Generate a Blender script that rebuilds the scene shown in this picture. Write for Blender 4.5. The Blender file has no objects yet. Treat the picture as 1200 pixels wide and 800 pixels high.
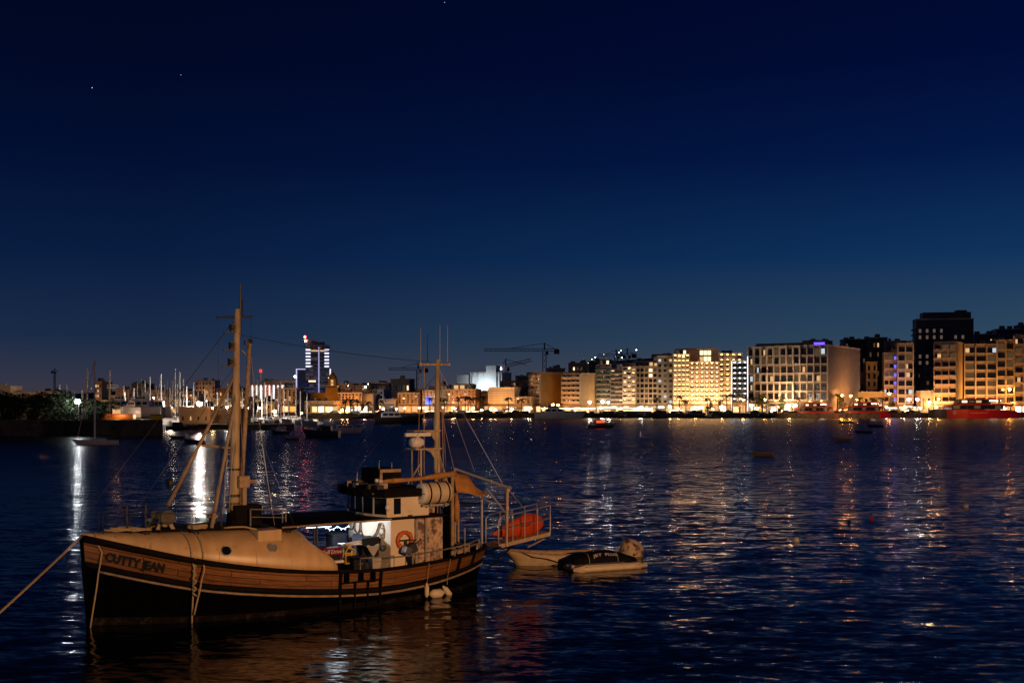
import bpy, bmesh, math, random
import numpy as np
from mathutils import Vector, Matrix
random.seed(7)
S = bpy.context.scene
COL = S.collection
R = math.radians

# ------------------------------------------------------------------ camera
HC, FPX, HZ = 7.5, 1333.0, 467.0      # eye height (m), focal length and horizon row of the 1200 px wide photograph
cam = bpy.data.objects.new('camera', bpy.data.cameras.new('camera'))
COL.objects.link(cam)
cam.location = (0, 0, HC)
cam.rotation_euler = (R(90), 0, 0)
cam.data.sensor_width = 36
cam.data.lens = FPX / 1200 * 36
cam.data.shift_y = (HZ - 400) / 1200
cam.data.clip_end = 20000
S.camera = cam

# ------------------------------------------------------------------ dusk sky
W = bpy.data.worlds.new('World'); S.world = W; W.use_nodes = True
nt = W.node_tree; nt.nodes.clear()
def nn(t, typ, **kw):
    n = t.nodes.new(typ)
    for k, v in kw.items(): setattr(n, k, v)
    return n
def lin(c):
    return tuple(((x / 255) / 12.92 if x / 255 <= .04045 else ((x / 255 + .055) / 1.055) ** 2.4) for x in c) + (1,)
def ramp(t, stops):
    r = nn(t, 'ShaderNodeValToRGB'); e = r.color_ramp.elements
    while len(e) > 1: e.remove(e[-1])
    e[0].position, e[0].color = stops[0][0], stops[0][1]
    for p, c in stops[1:]:
        x = e.new(p); x.color = c
    return r
tc = nn(nt, 'ShaderNodeTexCoord'); sp = nn(nt, 'ShaderNodeSeparateXYZ')
nt.links.new(tc.outputs['Generated'], sp.inputs[0])
mr = nn(nt, 'ShaderNodeMapRange'); mr.inputs[1].default_value = 0; mr.inputs[2].default_value = .4
nt.links.new(sp.outputs['Z'], mr.inputs[0])
SKY_L = [(0, (60, 55, 66)), (.05, (48, 52, 70)), (.13, (26, 43, 71)), (.30, (9, 29, 64)), (.5, (2, 15, 49)), (.68, (1, 9, 38)), (1, (1, 5, 27))]
SKY_R = [(0, (78, 73, 80)), (.05, (68, 76, 88)), (.13, (46, 71, 93)), (.30, (15, 50, 92)), (.5, (3, 25, 71)), (.68, (1, 13, 55)), (1, (0, 8, 40))]
rl = ramp(nt, [(p, lin(c)) for p, c in SKY_L]); rr = ramp(nt, [(p, lin(c)) for p, c in SKY_R])
nt.links.new(mr.outputs[0], rl.inputs[0]); nt.links.new(mr.outputs[0], rr.inputs[0])
mx = nn(nt, 'ShaderNodeMapRange'); mx.inputs[1].default_value = -.3; mx.inputs[2].default_value = .42
nt.links.new(sp.outputs['X'], mx.inputs[0])
mix = nn(nt, 'ShaderNodeMix', data_type='RGBA')
nt.links.new(mx.outputs[0], mix.inputs[0]); nt.links.new(rl.outputs[0], mix.inputs[6]); nt.links.new(rr.outputs[0], mix.inputs[7])
bg = nn(nt, 'ShaderNodeBackground'); bg.inputs[1].default_value = 1.0
wo = nn(nt, 'ShaderNodeOutputWorld')
nt.links.new(mix.outputs[2], bg.inputs[0]); nt.links.new(bg.outputs[0], wo.inputs[0])

S.view_settings.view_transform = 'Standard'
S.view_settings.look = 'None'
S.view_settings.exposure = 0
S.view_settings.gamma = 1
S.cycles.use_denoising = True
S.cycles.max_bounces = 6
S.cycles.diffuse_bounces = 2
S.cycles.glossy_bounces = 3
S.cycles.transparent_max_bounces = 6
S.cycles.sample_clamp_indirect = 6
S.cycles.caustics_reflective = False
S.cycles.caustics_refractive = False
S.cycles.use_light_tree = True

# sodium lamps of the quay the photographer stands on (behind the camera)
def lamp(kind, name, loc, power, color, size=.3, aim=None, angle=None, blend=.6):
    l = bpy.data.lights.new(name, kind); l.energy = power; l.color = color
    l.shadow_soft_size = size
    o = bpy.data.objects.new(name, l); COL.objects.link(o); o.location = loc
    if aim is not None:
        o.rotation_euler = (Vector(aim) - Vector(loc)).to_track_quat('-Z', 'Y').to_euler()
    if angle: l.spot_size = R(angle); l.spot_blend = blend
    return o
SODIUM = (1, .48, .19)
lamp('POINT', 'quay_lamp', (25, 1, 10), 54000, SODIUM, .4)
lamp('POINT', 'far_quay_lamp', (-46, 6, 9), 10000, (1, .84, .66), .4)

# ------------------------------------------------------------------ helpers
def px(x, y, Y):                       # a point of the photograph at depth Y
    return Vector(((x - 600) / FPX * Y, Y, HC - (y - HZ) / FPX * Y))

def tag(o, label=None, cat=None, group=None, kind=None):
    if label: o['label'] = label
    if cat: o['category'] = cat
    if group: o['group'] = group
    if kind: o['kind'] = kind
    return o

class MB:
    def __init__(s): s.v = []; s.f = []
    def add(s, vs, fs):
        n = len(s.v); s.v += [tuple(v) for v in vs]; s.f += [tuple(i + n for i in f) for f in fs]; return s
    def box(s, c, d, M=None):
        x, y, z = c; a, b, e = d[0] / 2, d[1] / 2, d[2] / 2
        vs = [Vector((x + i * a, y + j * b, z + k * e)) for i in (-1, 1) for j in (-1, 1) for k in (-1, 1)]
        if M: vs = [M @ v for v in vs]
        return s.add(vs, [(0, 1, 3, 2), (4, 6, 7, 5), (0, 4, 5, 1), (2, 3, 7, 6), (0, 2, 6, 4), (1, 5, 7, 3)])
    def bx(s, x0, x1, y0, y1, z0, z1):
        return s.box(((x0 + x1) / 2, (y0 + y1) / 2, (z0 + z1) / 2), (abs(x1 - x0), abs(y1 - y0), abs(z1 - z0)))
    def bar(s, p, q, w, h):            # a square bar from p to q
        p, q = Vector(p), Vector(q); d = q - p; L = d.length
        M = Matrix.Translation((p + q) / 2) @ d.to_track_quat('X', 'Z').to_matrix().to_4x4()
        return s.box((0, 0, 0), (L, w, h), M)
    def tube(s, pts, r, n=8, cap=True):
        pts = [Vector(p) for p in pts]; rs = r if isinstance(r, (list, tuple)) else [r] * len(pts)
        rings = []; up = Vector((0.13, .21, 1)).normalized()
        for i, p in enumerate(pts):
            d = (pts[min(i + 1, len(pts) - 1)] - pts[max(i - 1, 0)])
            d = d.normalized() if d.length > 1e-9 else Vector((0, 0, 1))
            a = d.cross(up)
            if a.length < .05: a = d.cross(Vector((1, 0, 0)))
            a.normalize(); b = d.cross(a)
            rings.append([p + (a * math.cos(t) + b * math.sin(t)) * rs[i] for t in [2 * math.pi * k / n for k in range(n)]])
        return s.loft(rings, True, cap)
    def loft(s, rings, closed=True, cap=True):
        n = len(rings[0]); vs = [v for r in rings for v in r]; fs = []
        for i in range(len(rings) - 1):
            for j in range(n if closed else n - 1):
                k = (j + 1) % n
                fs.append((i * n + j, i * n + k, (i + 1) * n + k, (i + 1) * n + j))
        if cap and closed:
            fs.append(tuple(range(n))[::-1]); fs.append(tuple((len(rings) - 1) * n + j for j in range(n)))
        return s.add(vs, fs)
    def lathe(s, prof, n=16, c=(0, 0, 0), axis='Z'):
        rings = []
        for r, h in prof:
            ring = []
            for k in range(n):
                t = 2 * math.pi * k / n; u, w = r * math.cos(t), r * math.sin(t)
                p = {'Z': (u, w, h), 'X': (h, u, w), 'Y': (u, h, w)}[axis]
                ring.append((p[0] + c[0], p[1] + c[1], p[2] + c[2]))
            rings.append(ring)
        return s.loft(rings, True, True)
    def ball(s, c, r, n=10, m=7, sc=(1, 1, 1)):
        rings = [[(c[0] + r * sc[0] * math.sin(math.pi * i / m) * math.cos(2 * math.pi * k / n),
                   c[1] + r * sc[1] * math.sin(math.pi * i / m) * math.sin(2 * math.pi * k / n),
                   c[2] - r * sc[2] * math.cos(math.pi * i / m)) for k in range(n)] for i in range(1, m)]
        return s.loft(rings, True, True)
    def mesh(s, name, mat, smooth=False):
        me = bpy.data.meshes.new(name); me.from_pydata(s.v, [], s.f)
        bm = bmesh.new(); bm.from_mesh(me); bmesh.ops.recalc_face_normals(bm, faces=bm.faces); bm.to_mesh(me); bm.free()
        if mat: me.materials.append(mat)
        if smooth:
            for p in me.polygons: p.use_smooth = True
        return me
    def build(s, name, mat, parent=None, smooth=False, bevel=0, loc=None):
        return put(s.mesh(name, mat, smooth), name, parent, bevel, loc, smooth)

def put(me, name, parent=None, bevel=0, loc=None, smooth=False, rz=None):
    o = bpy.data.objects.new(name, me); COL.objects.link(o)
    if parent: o.parent = parent
    if loc is not None: o.location = loc
    if rz is not None: o.rotation_euler = (0, 0, rz)
    if bevel:
        m = o.modifiers.new('bevel', 'BEVEL'); m.width = bevel; m.segments = 2; m.limit_method = 'ANGLE'
    return o

def thing(name, loc, rz=0, label=None, cat=None, group=None, rot=None):
    o = bpy.data.objects.new(name, None); COL.objects.link(o)
    o.empty_display_size = .2
    o.location = loc; o.rotation_euler = rot if rot else (0, 0, rz)
    return tag(o, label, cat, group)

def copy_tree(o, parent=None):
    c = o.copy(); COL.objects.link(c); c.parent = parent
    for ch in list(o.children): copy_tree(ch, c)
    return c

_font = {}
def text_mesh(body, size, name, mat, bold=0.0, shear=0.0, extrude=0.004, space=1.0):
    cu = bpy.data.curves.new(name, 'FONT'); cu.body = body; cu.size = size; cu.offset = bold; cu.shear = shear
    cu.extrude = extrude; cu.space_character = space; cu.align_x = 'LEFT'; cu.resolution_u = 3
    o = bpy.data.objects.new(name, cu); COL.objects.link(o)
    bpy.context.view_layer.update()
    me = bpy.data.meshes.new_from_object(o.evaluated_get(bpy.context.evaluated_depsgraph_get()))
    bpy.data.objects.remove(o)
    me.name = name; me.materials.clear(); me.materials.append(mat)
    return me

# ------------------------------------------------------------------ materials
def mat(name, color, rough=.6, metal=0, noise=0, nscale=3, spec=.5, wear=None, wscale=2, wamt=.5, bump=0, stretch=(1, 1, 1), coat=0):
    m = bpy.data.materials.new(name); m.use_nodes = True; t = m.node_tree; b = t.nodes['Principled BSDF']
    b.inputs['Base Color'].default_value = (*color, 1); b.inputs['Roughness'].default_value = rough
    b.inputs['Metallic'].default_value = metal; b.inputs['Specular IOR Level'].default_value = spec
    b.inputs['Coat Weight'].default_value = coat
    if noise or wear or bump:
        tc = nn(t, 'ShaderNodeTexCoord'); mp = nn(t, 'ShaderNodeMapping'); mp.inputs['Scale'].default_value = stretch
        t.links.new(tc.outputs['Object'], mp.inputs[0])
        out = None
        n1 = nn(t, 'ShaderNodeTexNoise'); n1.inputs['Scale'].default_value = nscale; n1.inputs['Detail'].default_value = 6
        t.links.new(mp.outputs[0], n1.inputs[0])
        if noise:
            hi = tuple(min(1, c * (1 + noise)) for c in color); lo = tuple(c * (1 - noise) for c in color)
            r = ramp(t, [(.3, (*lo, 1)), (.7, (*hi, 1))]); t.links.new(n1.outputs[0], r.inputs[0]); out = r.outputs[0]
        if wear:
            n2 = nn(t, 'ShaderNodeTexNoise'); n2.inputs['Scale'].default_value = wscale; n2.inputs['Detail'].default_value = 8; n2.inputs['Roughness'].default_value = .7
            t.links.new(mp.outputs[0], n2.inputs[0])
            r2 = ramp(t, [(1 - wamt - .04, (0, 0, 0, 1)), (1 - wamt + .06, (1, 1, 1, 1))]); t.links.new(n2.outputs[0], r2.inputs[0])
            mxn = nn(t, 'ShaderNodeMix', data_type='RGBA'); t.links.new(r2.outputs[0], mxn.inputs[0])
            if out: t.links.new(out, mxn.inputs[6])
            else: mxn.inputs[6].default_value = (*color, 1)
            mxn.inputs[7].default_value = (*wear, 1); out = mxn.outputs[2]
        if out: t.links.new(out, b.inputs['Base Color'])
        if bump:
            bp = nn(t, 'ShaderNodeBump'); bp.inputs['Strength'].default_value = bump; bp.inputs['Distance'].default_value = .02
            t.links.new(n1.outputs[0], bp.inputs['Height']); t.links.new(bp.outputs[0], b.inputs['Normal'])
    return m

def emit(name, color, strength, sample=True):
    m = bpy.data.materials.new(name); m.use_nodes = True; t = m.node_tree; b = t.nodes['Principled BSDF']
    b.inputs['Base Color'].default_value = (.02, .02, .02, 1)
    b.inputs['Emission Color'].default_value = (*color, 1); b.inputs['Emission Strength'].default_value = strength
    b.inputs['Roughness'].default_value = .4
    m.cycles.emission_sampling = 'AUTO' if sample else 'NONE'
    return m

def planks():
    m = bpy.data.materials.new('varnished_planks'); m.use_nodes = True; t = m.node_tree; b = t.nodes['Principled BSDF']
    tc = nn(t, 'ShaderNodeTexCoord'); uv = nn(t, 'ShaderNodeUVMap'); uv.uv_map = 'strip'
    br = nn(t, 'ShaderNodeTexBrick'); br.offset = .37; br.inputs['Scale'].default_value = 1
    br.inputs['Color1'].default_value = (.20, .085, .03, 1); br.inputs['Color2'].default_value = (.32, .145, .055, 1)
    br.inputs['Mortar'].default_value = (.035, .018, .01, 1); br.inputs['Mortar Size'].default_value = .013
    br.inputs['Brick Width'].default_value = 2.6; br.inputs['Row Height'].default_value = .2
    t.links.new(uv.outputs[0], br.inputs[0])
    mp = nn(t, 'ShaderNodeMapping'); mp.inputs['Scale'].default_value = (.5, 6, 1); t.links.new(uv.outputs[0], mp.inputs[0])
    ns = nn(t, 'ShaderNodeTexNoise'); ns.inputs['Scale'].default_value = 3; ns.inputs['Detail'].default_value = 8; ns.inputs['Roughness'].default_value = .7
    t.links.new(mp.outputs[0], ns.inputs[0])
    rp = ramp(t, [(.32, (.15, .13, .12, 1)), (.45, (.7, .66, .6, 1)), (.68, (1.35, 1.3, 1.2, 1))]); t.links.new(ns.outputs[0], rp.inputs[0])
    ml = nn(t, 'ShaderNodeMix', data_type='RGBA', blend_type='MULTIPLY'); ml.inputs[0].default_value = .85
    t.links.new(br.outputs[0], ml.inputs[6]); t.links.new(rp.outputs[0], ml.inputs[7])
    t.links.new(ml.outputs[2], b.inputs['Base Color']); b.inputs['Roughness'].default_value = .42
    bp = nn(t, 'ShaderNodeBump'); bp.inputs['Strength'].default_value = .35; bp.inputs['Distance'].default_value = .01
    t.links.new(br.outputs['Fac'], bp.inputs['Height']); bp.invert = True; t.links.new(bp.outputs[0], b.inputs['Normal'])
    return m

M = {}
M['black'] = mat('black_paint', (.0012, .0014, .0022), .75, noise=.5, nscale=4, spec=.02)
M['tar'] = mat('dark_timber', (.006, .005, .0045), .75, spec=.1, noise=.5, nscale=6)
M['planks'] = planks()
M['cream'] = mat('cream_paint', (.60, .41, .205), .36, noise=.13, nscale=1.6, wear=(.36, .20, .085), wscale=3.0, wamt=.37, stretch=(1.5, 1.5, .3), bump=.06)
M['white'] = mat('white_paint', (.78, .68, .52), .45, noise=.05, nscale=2, wear=(.52, .45, .36), wscale=2.2, wamt=.34)
M['worn'] = mat('flaking_paint', (.60, .44, .30), .75, noise=.18, nscale=4, wear=(.14, .09, .085), wscale=3.2, wamt=.50, bump=.4)
M['mast'] = mat('mast_paint', (.47, .37, .24), .5, noise=.25, nscale=5, stretch=(1, 1, .3))
M['spar'] = mat('oiled_spar', (.36, .26, .16), .55, noise=.3, nscale=6)
M['steel'] = mat('galvanised_steel', (.42, .40, .37), .42, .6, noise=.2, nscale=9)
M['darksteel'] = mat('dark_ironwork', (.03, .03, .032), .5, .3, noise=.3, nscale=8)
M['rope'] = mat('natural_rope', (.42, .32, .18), .85, noise=.3, nscale=30)
M['redhose'] = mat('brown_hose', (.13, .055, .04), .5)
M['ring'] = mat('orange_lifebuoy', (.62, .11, .025), .5, noise=.1, nscale=5)
M['kayak'] = mat('orange_plastic', (.50, .065, .013), .32, noise=.12, nscale=3)
M['tarp'] = mat('ochre_canvas', (.45, .22, .06), .85, noise=.25, nscale=4, bump=.6)
M['raft'] = mat('cream_fibreglass', (.62, .53, .38), .45, noise=.1, nscale=3)
M['rafthead'] = mat('white_fibreglass', (.80, .79, .77), .45)
M['deck'] = mat('worn_deck', (.09, .075, .06), .75, noise=.4, nscale=5)
M['glassdark'] = mat('dark_glass', (.006, .008, .012), .08, spec=.6)
M['porthole'] = mat('grey_porthole_glass', (.22, .23, .22), .12)
M['navy'] = mat('navy_fabric', (.004, .006, .015), .8, noise=.3)
M['red'] = mat('red_banner', (.20, .005, .010), .5)
M['yellow'] = mat('yellow_paint', (.75, .48, .02), .45, noise=.15, nscale=8)
M['cardboard'] = mat('grey_board', (.42, .40, .37), .8, noise=.1)
M['letter'] = mat('black_lettering', (.012, .012, .015), .5)
M['boot'] = mat('antifouling', (.007, .005, .004), .8, spec=.08, noise=.5, nscale=3, wear=(.03, .026, .018), wscale=3, wamt=.42)
M['fender'] = mat('cream_fender', (.70, .60, .42), .5, noise=.12, nscale=4)
M['stripe'] = mat('pale_strake', (.30, .22, .14), .55, noise=.3, nscale=4)
M['deckled'] = emit('deck_flood_light', (.84, .91, 1), 14)
M['led'] = emit('white_deck_light', (.82, .90, 1), 4)
# ------------------------------------------------------------------ water
def water_material():
    m = bpy.data.materials.new('harbour_water'); m.use_nodes = True; t = m.node_tree; b = t.nodes['Principled BSDF']
    b.inputs['Base Color'].default_value = (.0008, .003, .009, 1); b.inputs['Roughness'].default_value = .04; b.inputs['IOR'].default_value = 1.26
    g = nn(t, 'ShaderNodeNewGeometry')
    acc = None
    for sc, amp, det, st in ((.14, .045, 2, (.7, 1, 1)), (.7, .10, 2, (.5, 1, 1)), (1.9, .34, 2, (.36, 1, 1)), (6, .32, 2, (.42, 1, 1))):
        mp = nn(t, 'ShaderNodeMapping'); mp.inputs['Scale'].default_value = st; mp.inputs['Rotation'].default_value = (0, 0, .25)
        t.links.new(g.outputs['Position'], mp.inputs[0])
        n = nn(t, 'ShaderNodeTexNoise'); n.inputs['Scale'].default_value = sc; n.inputs['Detail'].default_value = det
        t.links.new(mp.outputs[0], n.inputs[0])
        s1 = nn(t, 'ShaderNodeVectorMath', operation='SUBTRACT'); s1.inputs[1].default_value = (.5, .5, .5)
        t.links.new(n.outputs['Color'], s1.inputs[0])
        s2 = nn(t, 'ShaderNodeVectorMath', operation='MULTIPLY'); s2.inputs[1].default_value = (amp * .42, amp, 0)
        t.links.new(s1.outputs[0], s2.inputs[0])
        if acc is None: acc = s2.outputs[0]
        else:
            a = nn(t, 'ShaderNodeVectorMath', operation='ADD'); t.links.new(acc, a.inputs[0]); t.links.new(s2.outputs[0], a.inputs[1]); acc = a.outputs[0]
    a = nn(t, 'ShaderNodeVectorMath', operation='ADD'); t.links.new(acc, a.inputs[0]); 
    sy = nn(t, 'ShaderNodeSeparateXYZ'); t.links.new(g.outputs['Position'], sy.inputs[0])
    far = nn(t, 'ShaderNodeMapRange', interpolation_type='SMOOTHSTEP'); far.inputs[1].default_value = 22; far.inputs[2].default_value = 190
    t.links.new(sy.outputs['Y'], far.inputs[0])          # wavelets too small to model out there: rougher, and only their near faces show
    rg = nn(t, 'ShaderNodeMapRange'); rg.inputs[3].default_value = .11; rg.inputs[4].default_value = .27; t.links.new(far.outputs[0], rg.inputs[0]); pass
    tl = nn(t, 'ShaderNodeMapRange'); tl.inputs[3].default_value = -.005; tl.inputs[4].default_value = -.046; t.links.new(far.outputs[0], tl.inputs[0])
    cl = nn(t, 'ShaderNodeMapRange', interpolation_type='SMOOTHSTEP'); cl.inputs[1].default_value = 418; cl.inputs[2].default_value = 446; cl.inputs[3].default_value = 1; cl.inputs[4].default_value = .12; t.links.new(sy.outputs['Y'], cl.inputs[0])   # the sheltered strip along the quay is calmer
    tm_ = nn(t, 'ShaderNodeMath', operation='MULTIPLY'); t.links.new(tl.outputs[0], tm_.inputs[0]); t.links.new(cl.outputs[0], tm_.inputs[1])
    rm = nn(t, 'ShaderNodeMath', operation='MULTIPLY'); t.links.new(rg.outputs[0], rm.inputs[0]); t.links.new(cl.outputs[0], rm.inputs[1]); t.links.new(rm.outputs[0], b.inputs['Roughness'])
    ac = nn(t, 'ShaderNodeVectorMath', operation='SCALE'); t.links.new(acc, ac.inputs[0]); 
    gust = nn(t, 'ShaderNodeTexNoise'); gust.inputs['Scale'].default_value = .045; gust.inputs['Detail'].default_value = 3
    gm = nn(t, 'ShaderNodeMapping'); gm.inputs['Scale'].default_value = (.5, 1, 1); t.links.new(g.outputs['Position'], gm.inputs[0]); t.links.new(gm.outputs[0], gust.inputs[0])
    gr = nn(t, 'ShaderNodeMapRange'); gr.inputs[1].default_value = .32; gr.inputs[2].default_value = .68; gr.inputs[3].default_value = .55; gr.inputs[4].default_value = 1.15; t.links.new(gust.outputs[0], gr.inputs[0])
    fa = nn(t, 'ShaderNodeMapRange'); fa.inputs[3].default_value = 1; fa.inputs[4].default_value = .5; t.links.new(far.outputs[0], fa.inputs[0])
    g1 = nn(t, 'ShaderNodeMath', operation='MULTIPLY'); t.links.new(gr.outputs[0], g1.inputs[0]); t.links.new(fa.outputs[0], g1.inputs[1])
    g2 = nn(t, 'ShaderNodeMath', operation='MULTIPLY'); t.links.new(g1.outputs[0], g2.inputs[0]); t.links.new(cl.outputs[0], g2.inputs[1]); t.links.new(g2.outputs[0], ac.inputs['Scale']); t.links.new(ac.outputs[0], a.inputs[0])
    cb = nn(t, 'ShaderNodeCombineXYZ'); cb.inputs[2].default_value = 1; t.links.new(tm_.outputs[0], cb.inputs[1]); t.links.new(cb.outputs[0], a.inputs[1])
    nz = nn(t, 'ShaderNodeVectorMath', operation='NORMALIZE'); t.links.new(a.outputs[0], nz.inputs[0])
    t.links.new(nz.outputs[0], b.inputs['Normal'])
    return m
wm = MB(); wm.add([(-3000, -60, 0), (3000, -60, 0), (3000, 3000, 0), (-3000, 3000, 0)], [(0, 1, 2, 3)])
tag(wm.build('water', water_material()), kind='structure')

# ------------------------------------------------------------------ the trawler: local x runs aft from the stem, local y to starboard, z up from the waterline
TB = Vector((-14.1, 37.6, 0)); TH = R(35.5)
TM = Matrix.Translation(TB) @ Matrix.Rotation(TH, 4, 'Z')
def tw(x, y, z): return TM @ Vector((x, y, z))
def pb(X, Y, y):
    """local (x, y, z) of the photograph's point (X, Y) on the boat's lengthwise plane at local y"""
    k = (X - 600) / FPX; c, s = math.cos(TH), math.sin(TH)
    x = (k * (TB.y + y * c) - TB.x + y * s) / (c - k * s)
    w = tw(x, y, 0)
    return Vector((x, y, HC - (Y - HZ) / FPX * w.y))
def A_(t): return .14 + t * .961
def curve(pts, aff=True):
    xs = np.array([A_(p[0]) if aff else p[0] for p in pts], float); ys = np.array([p[1] for p in pts], float)
    d = np.gradient(ys, xs)
    def f(t):
        t = min(max(t, xs[0]), xs[-1]); i = min(int(np.searchsorted(xs, t, 'right')) - 1, len(xs) - 2); i = max(i, 0)
        h = xs[i + 1] - xs[i]; u = (t - xs[i]) / h
        return float(ys[i] * (1 + 2 * u) * (1 - u) ** 2 + d[i] * h * u * (1 - u) ** 2 + ys[i + 1] * u * u * (3 - 2 * u) + d[i + 1] * h * u * u * (u - 1))
    return f
Zt = curve([(0, 2.92), (1.5, 2.52), (3, 2.14), (5.5, 1.68), (8, 1.40), (10, 1.31), (12.3, 1.36), (14.5, 1.47), (16, 1.56)])     # bulwark top
Zb = curve([(0, 2.06), (1.5, 1.66), (3, 1.31), (5.5, .94), (8, .69), (10, .58), (12.3, .65), (14.5, .86), (16, 1.03)])          # bulwark foot
Wt = curve([(0, .10), (.6, .62), (1.2, 1.05), (2, 1.5), (3, 1.86), (4.5, 2.18), (6, 2.34), (8, 2.42), (10, 2.40), (12, 2.28), (13.5, 2.0), (14.6, 1.6), (15.4, 1.12), (15.85, .62), (16, .12)])
Ww = curve([(0, .06), (1, .52), (2, 1.02), (3, 1.42), (4.5, 1.86), (6, 2.1), (8, 2.26), (10, 2.22), (12, 1.98), (13.5, 1.55), (14.6, 1.05), (15.4, .55), (15.85, .22), (16, .05)])
def half(t, z):                       # half breadth at height z
    zt = Zt(t)
    u = max(0, z / zt)
    if z < 0: return Ww(t) * max(.04, 1 - (z / -1.3) ** 2 * .8)
    return Ww(t) + (Wt(t) - Ww(t)) * u ** 1.25
def rake(t, z):                       # stem and stern lean outwards with height
    return t - .085 * z * max(0, 1 - t / 6) ** 2 + .16 * z * max(0, (t - 11) / 5) ** 2
TS = [0, .15, .35, .6, .9, 1.3, 1.8, 2.4, 3, 3.7, 4.5, 5.3, 6, 7, 8, 9, 10, 11, 12, 12.8, 13.5, 14.1, 14.6, 15, 15.4, 15.7, 15.88, 16]
TS = [A_(t) for t in TS]

boat = thing('fishing_trawler', TB, TH, 'old wooden fishing trawler with a black hull, varnished plank bulwark and cream rounded foredeck', 'boat')

def shell(z0, z1, off=0, nz=6, inner=None):
    """port and starboard skins between two height functions"""
    m = MB()
    for sgn in (-1, 1):
        rings = []
        for t in TS:
            rings.append([(rake(t, z), sgn * (half(t, z) + off), z) for z in [z0(t) + (z1(t) - z0(t)) * k / nz for k in range(nz + 1)]])
        m.loft(rings, False, False)
    return m
h = shell(lambda t: -1.3, Zb, 0, 10)
h.build('hull', M['black'], boat, True)
bt = shell(lambda t: -.2, lambda t: .17 + .1 * max(0, 1 - t / 5), .008, 2); bt.build('boot_stripe', M['boot'], boat, True)

# plank bulwark with thickness and its own plank coordinates
def bulwark():
    me_v = []; me_f = []; uvs = []
    for sgn in (-1, 1):
        n0 = len(me_v)
        for i, t in enumerate(TS):
            a, b_ = Zb(t), Zt(t)
            for z, o in ((a, .0), (a + (b_ - a) / 3, .0), (a + 2 * (b_ - a) / 3, 0), (b_, 0), (b_, -.07), (a, -.07)):
                me_v.append((rake(t, z), sgn * max(.01, half(t, z) + o), z)); uvs.append((t, (z - a) / (b_ - a) * .8))
        for i in range(len(TS) - 1):
            for j in range(5):
                p = n0 + i * 6 + j; me_f.append((p, p + 1, p + 7, p + 6))
    me = bpy.data.meshes.new('bulwark'); me.from_pydata(me_v, [], me_f)
    uv = me.uv_layers.new(name='strip')
    for l in me.loops: uv.data[l.index].uv = uvs[l.vertex_index]
    bm = bmesh.new(); bm.from_mesh(me); bmesh.ops.recalc_face_normals(bm, faces=bm.faces); bm.to_mesh(me); bm.free()
    me.materials.append(M['planks'])
    return put(me, 'bulwark', boat)
bw = bulwark()
def strake(name, zf, r, material, t0=A_(0), t1=A_(16), off=.03, fl=1.0):
    for sgn in (-1, 1):
        ts = [t for t in TS if t0 < t < t1]; ts = [t0] + ts + [t1]
        m = MB(); rings = []
        for t in ts:
            z = zf(t); x = rake(t, z); y = half(t, z) + off
            q = r(t) if callable(r) else r; rings.append([(x, sgn * (y + min(q, .07) * math.cos(a)), z + fl * q * math.sin(a)) for a in [2 * math.pi * k / 8 for k in range(8)]])
        m.loft(rings); m.build(name, material, boat, True)
strake('cap_rail', lambda t: Zt(t) - .02, lambda t: .065 + .06 * max(0, 1 - t / 7), M['tar'])
strake('rubbing_strake', lambda t: Zb(t) - .01, .10, M['tar'])
strake('lower_strake', lambda t: Zb(t) - .17, .045, M['stripe'], .5, 15.4)
# stem post
m = MB(); m.loft([[(rake(A_(0), z) - .10, -.06, z), (rake(A_(0), z) + .12, -.10, z), (rake(A_(0), z) + .12, .10, z), (rake(A_(0), z) - .10, .06, z)] for z in (-1.2, 0, 1, 2, 3.0)])
m.build('stem_post', M['black'], boat, bevel=.02)
# name on the bow bulwark
me = text_mesh('CUTTY JEAN', .56, 'name_lettering', M['letter'], bold=.034, shear=.22, extrude=.006, space=1.02)
x0, x1 = min(v.co.x for v in me.vertices), max(v.co.x for v in me.vertices)
ta, tb = pb(124, 656, -.75).x + .2, pb(190, 668, -1.45).x + .16
for v in me.vertices:
    t = ta + (v.co.x - x0) / (x1 - x0) * (tb - ta); f = .30 + v.co.y / .56 * .46
    z = Zb(t) + (Zt(t) - Zb(t)) * f
    v.co = (rake(t, z), -(half(t, z) + .012 + v.co.z), z)
put(me, 'name_lettering', bw)

# whaleback (rounded foredeck)
Zc = curve([(-.2, 3.1), (0, 3.08), (1.5, 3.04), (3, 3.02), (5, 2.98), (6.5, 2.9), (7.4, 2.8), (8.3, 2.7)], False)
def wb(t, a, shrink=0):               # a from 0 (port rail) to pi (starboard rail)
    z0 = Zt(t) - .02; c, s = math.cos(a), math.sin(a); e = 2 / 2.7
    w = max(.02, half(t, z0) - .05 - shrink)
    z = z0 + (Zc(t) - shrink - z0) * abs(s) ** e
    y = -w * math.copysign(abs(c) ** e, c)
    return Vector((t - .085 * z * max(0, 1 - t / 6) ** 2, y, z))
NA = 40
def wb_end(a):
    s = math.sin(a); u = min(1, max(0, (s - .02) / .75)); u = u * u * (3 - 2 * u)
    return 8.05 - .95 * u
m = MB(); rings = []
tf = [0, .02, .05, .09, .14, .2, .27, .34, .42, .5, .58, .66, .74, .82, .88, .93, .97, 1]
for u in tf:
    rings.append([wb(A_(0) + (wb_end(math.pi * k / NA) - A_(0)) * u, math.pi * k / NA) for k in range(NA + 1)])
m.loft(rings, False, False)
wbk = m.build('whaleback', M['cream'], boat, True)
sm = wbk.modifiers.new('thickness', 'SOLIDIFY'); sm.thickness = .04; sm.offset = -1
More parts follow.
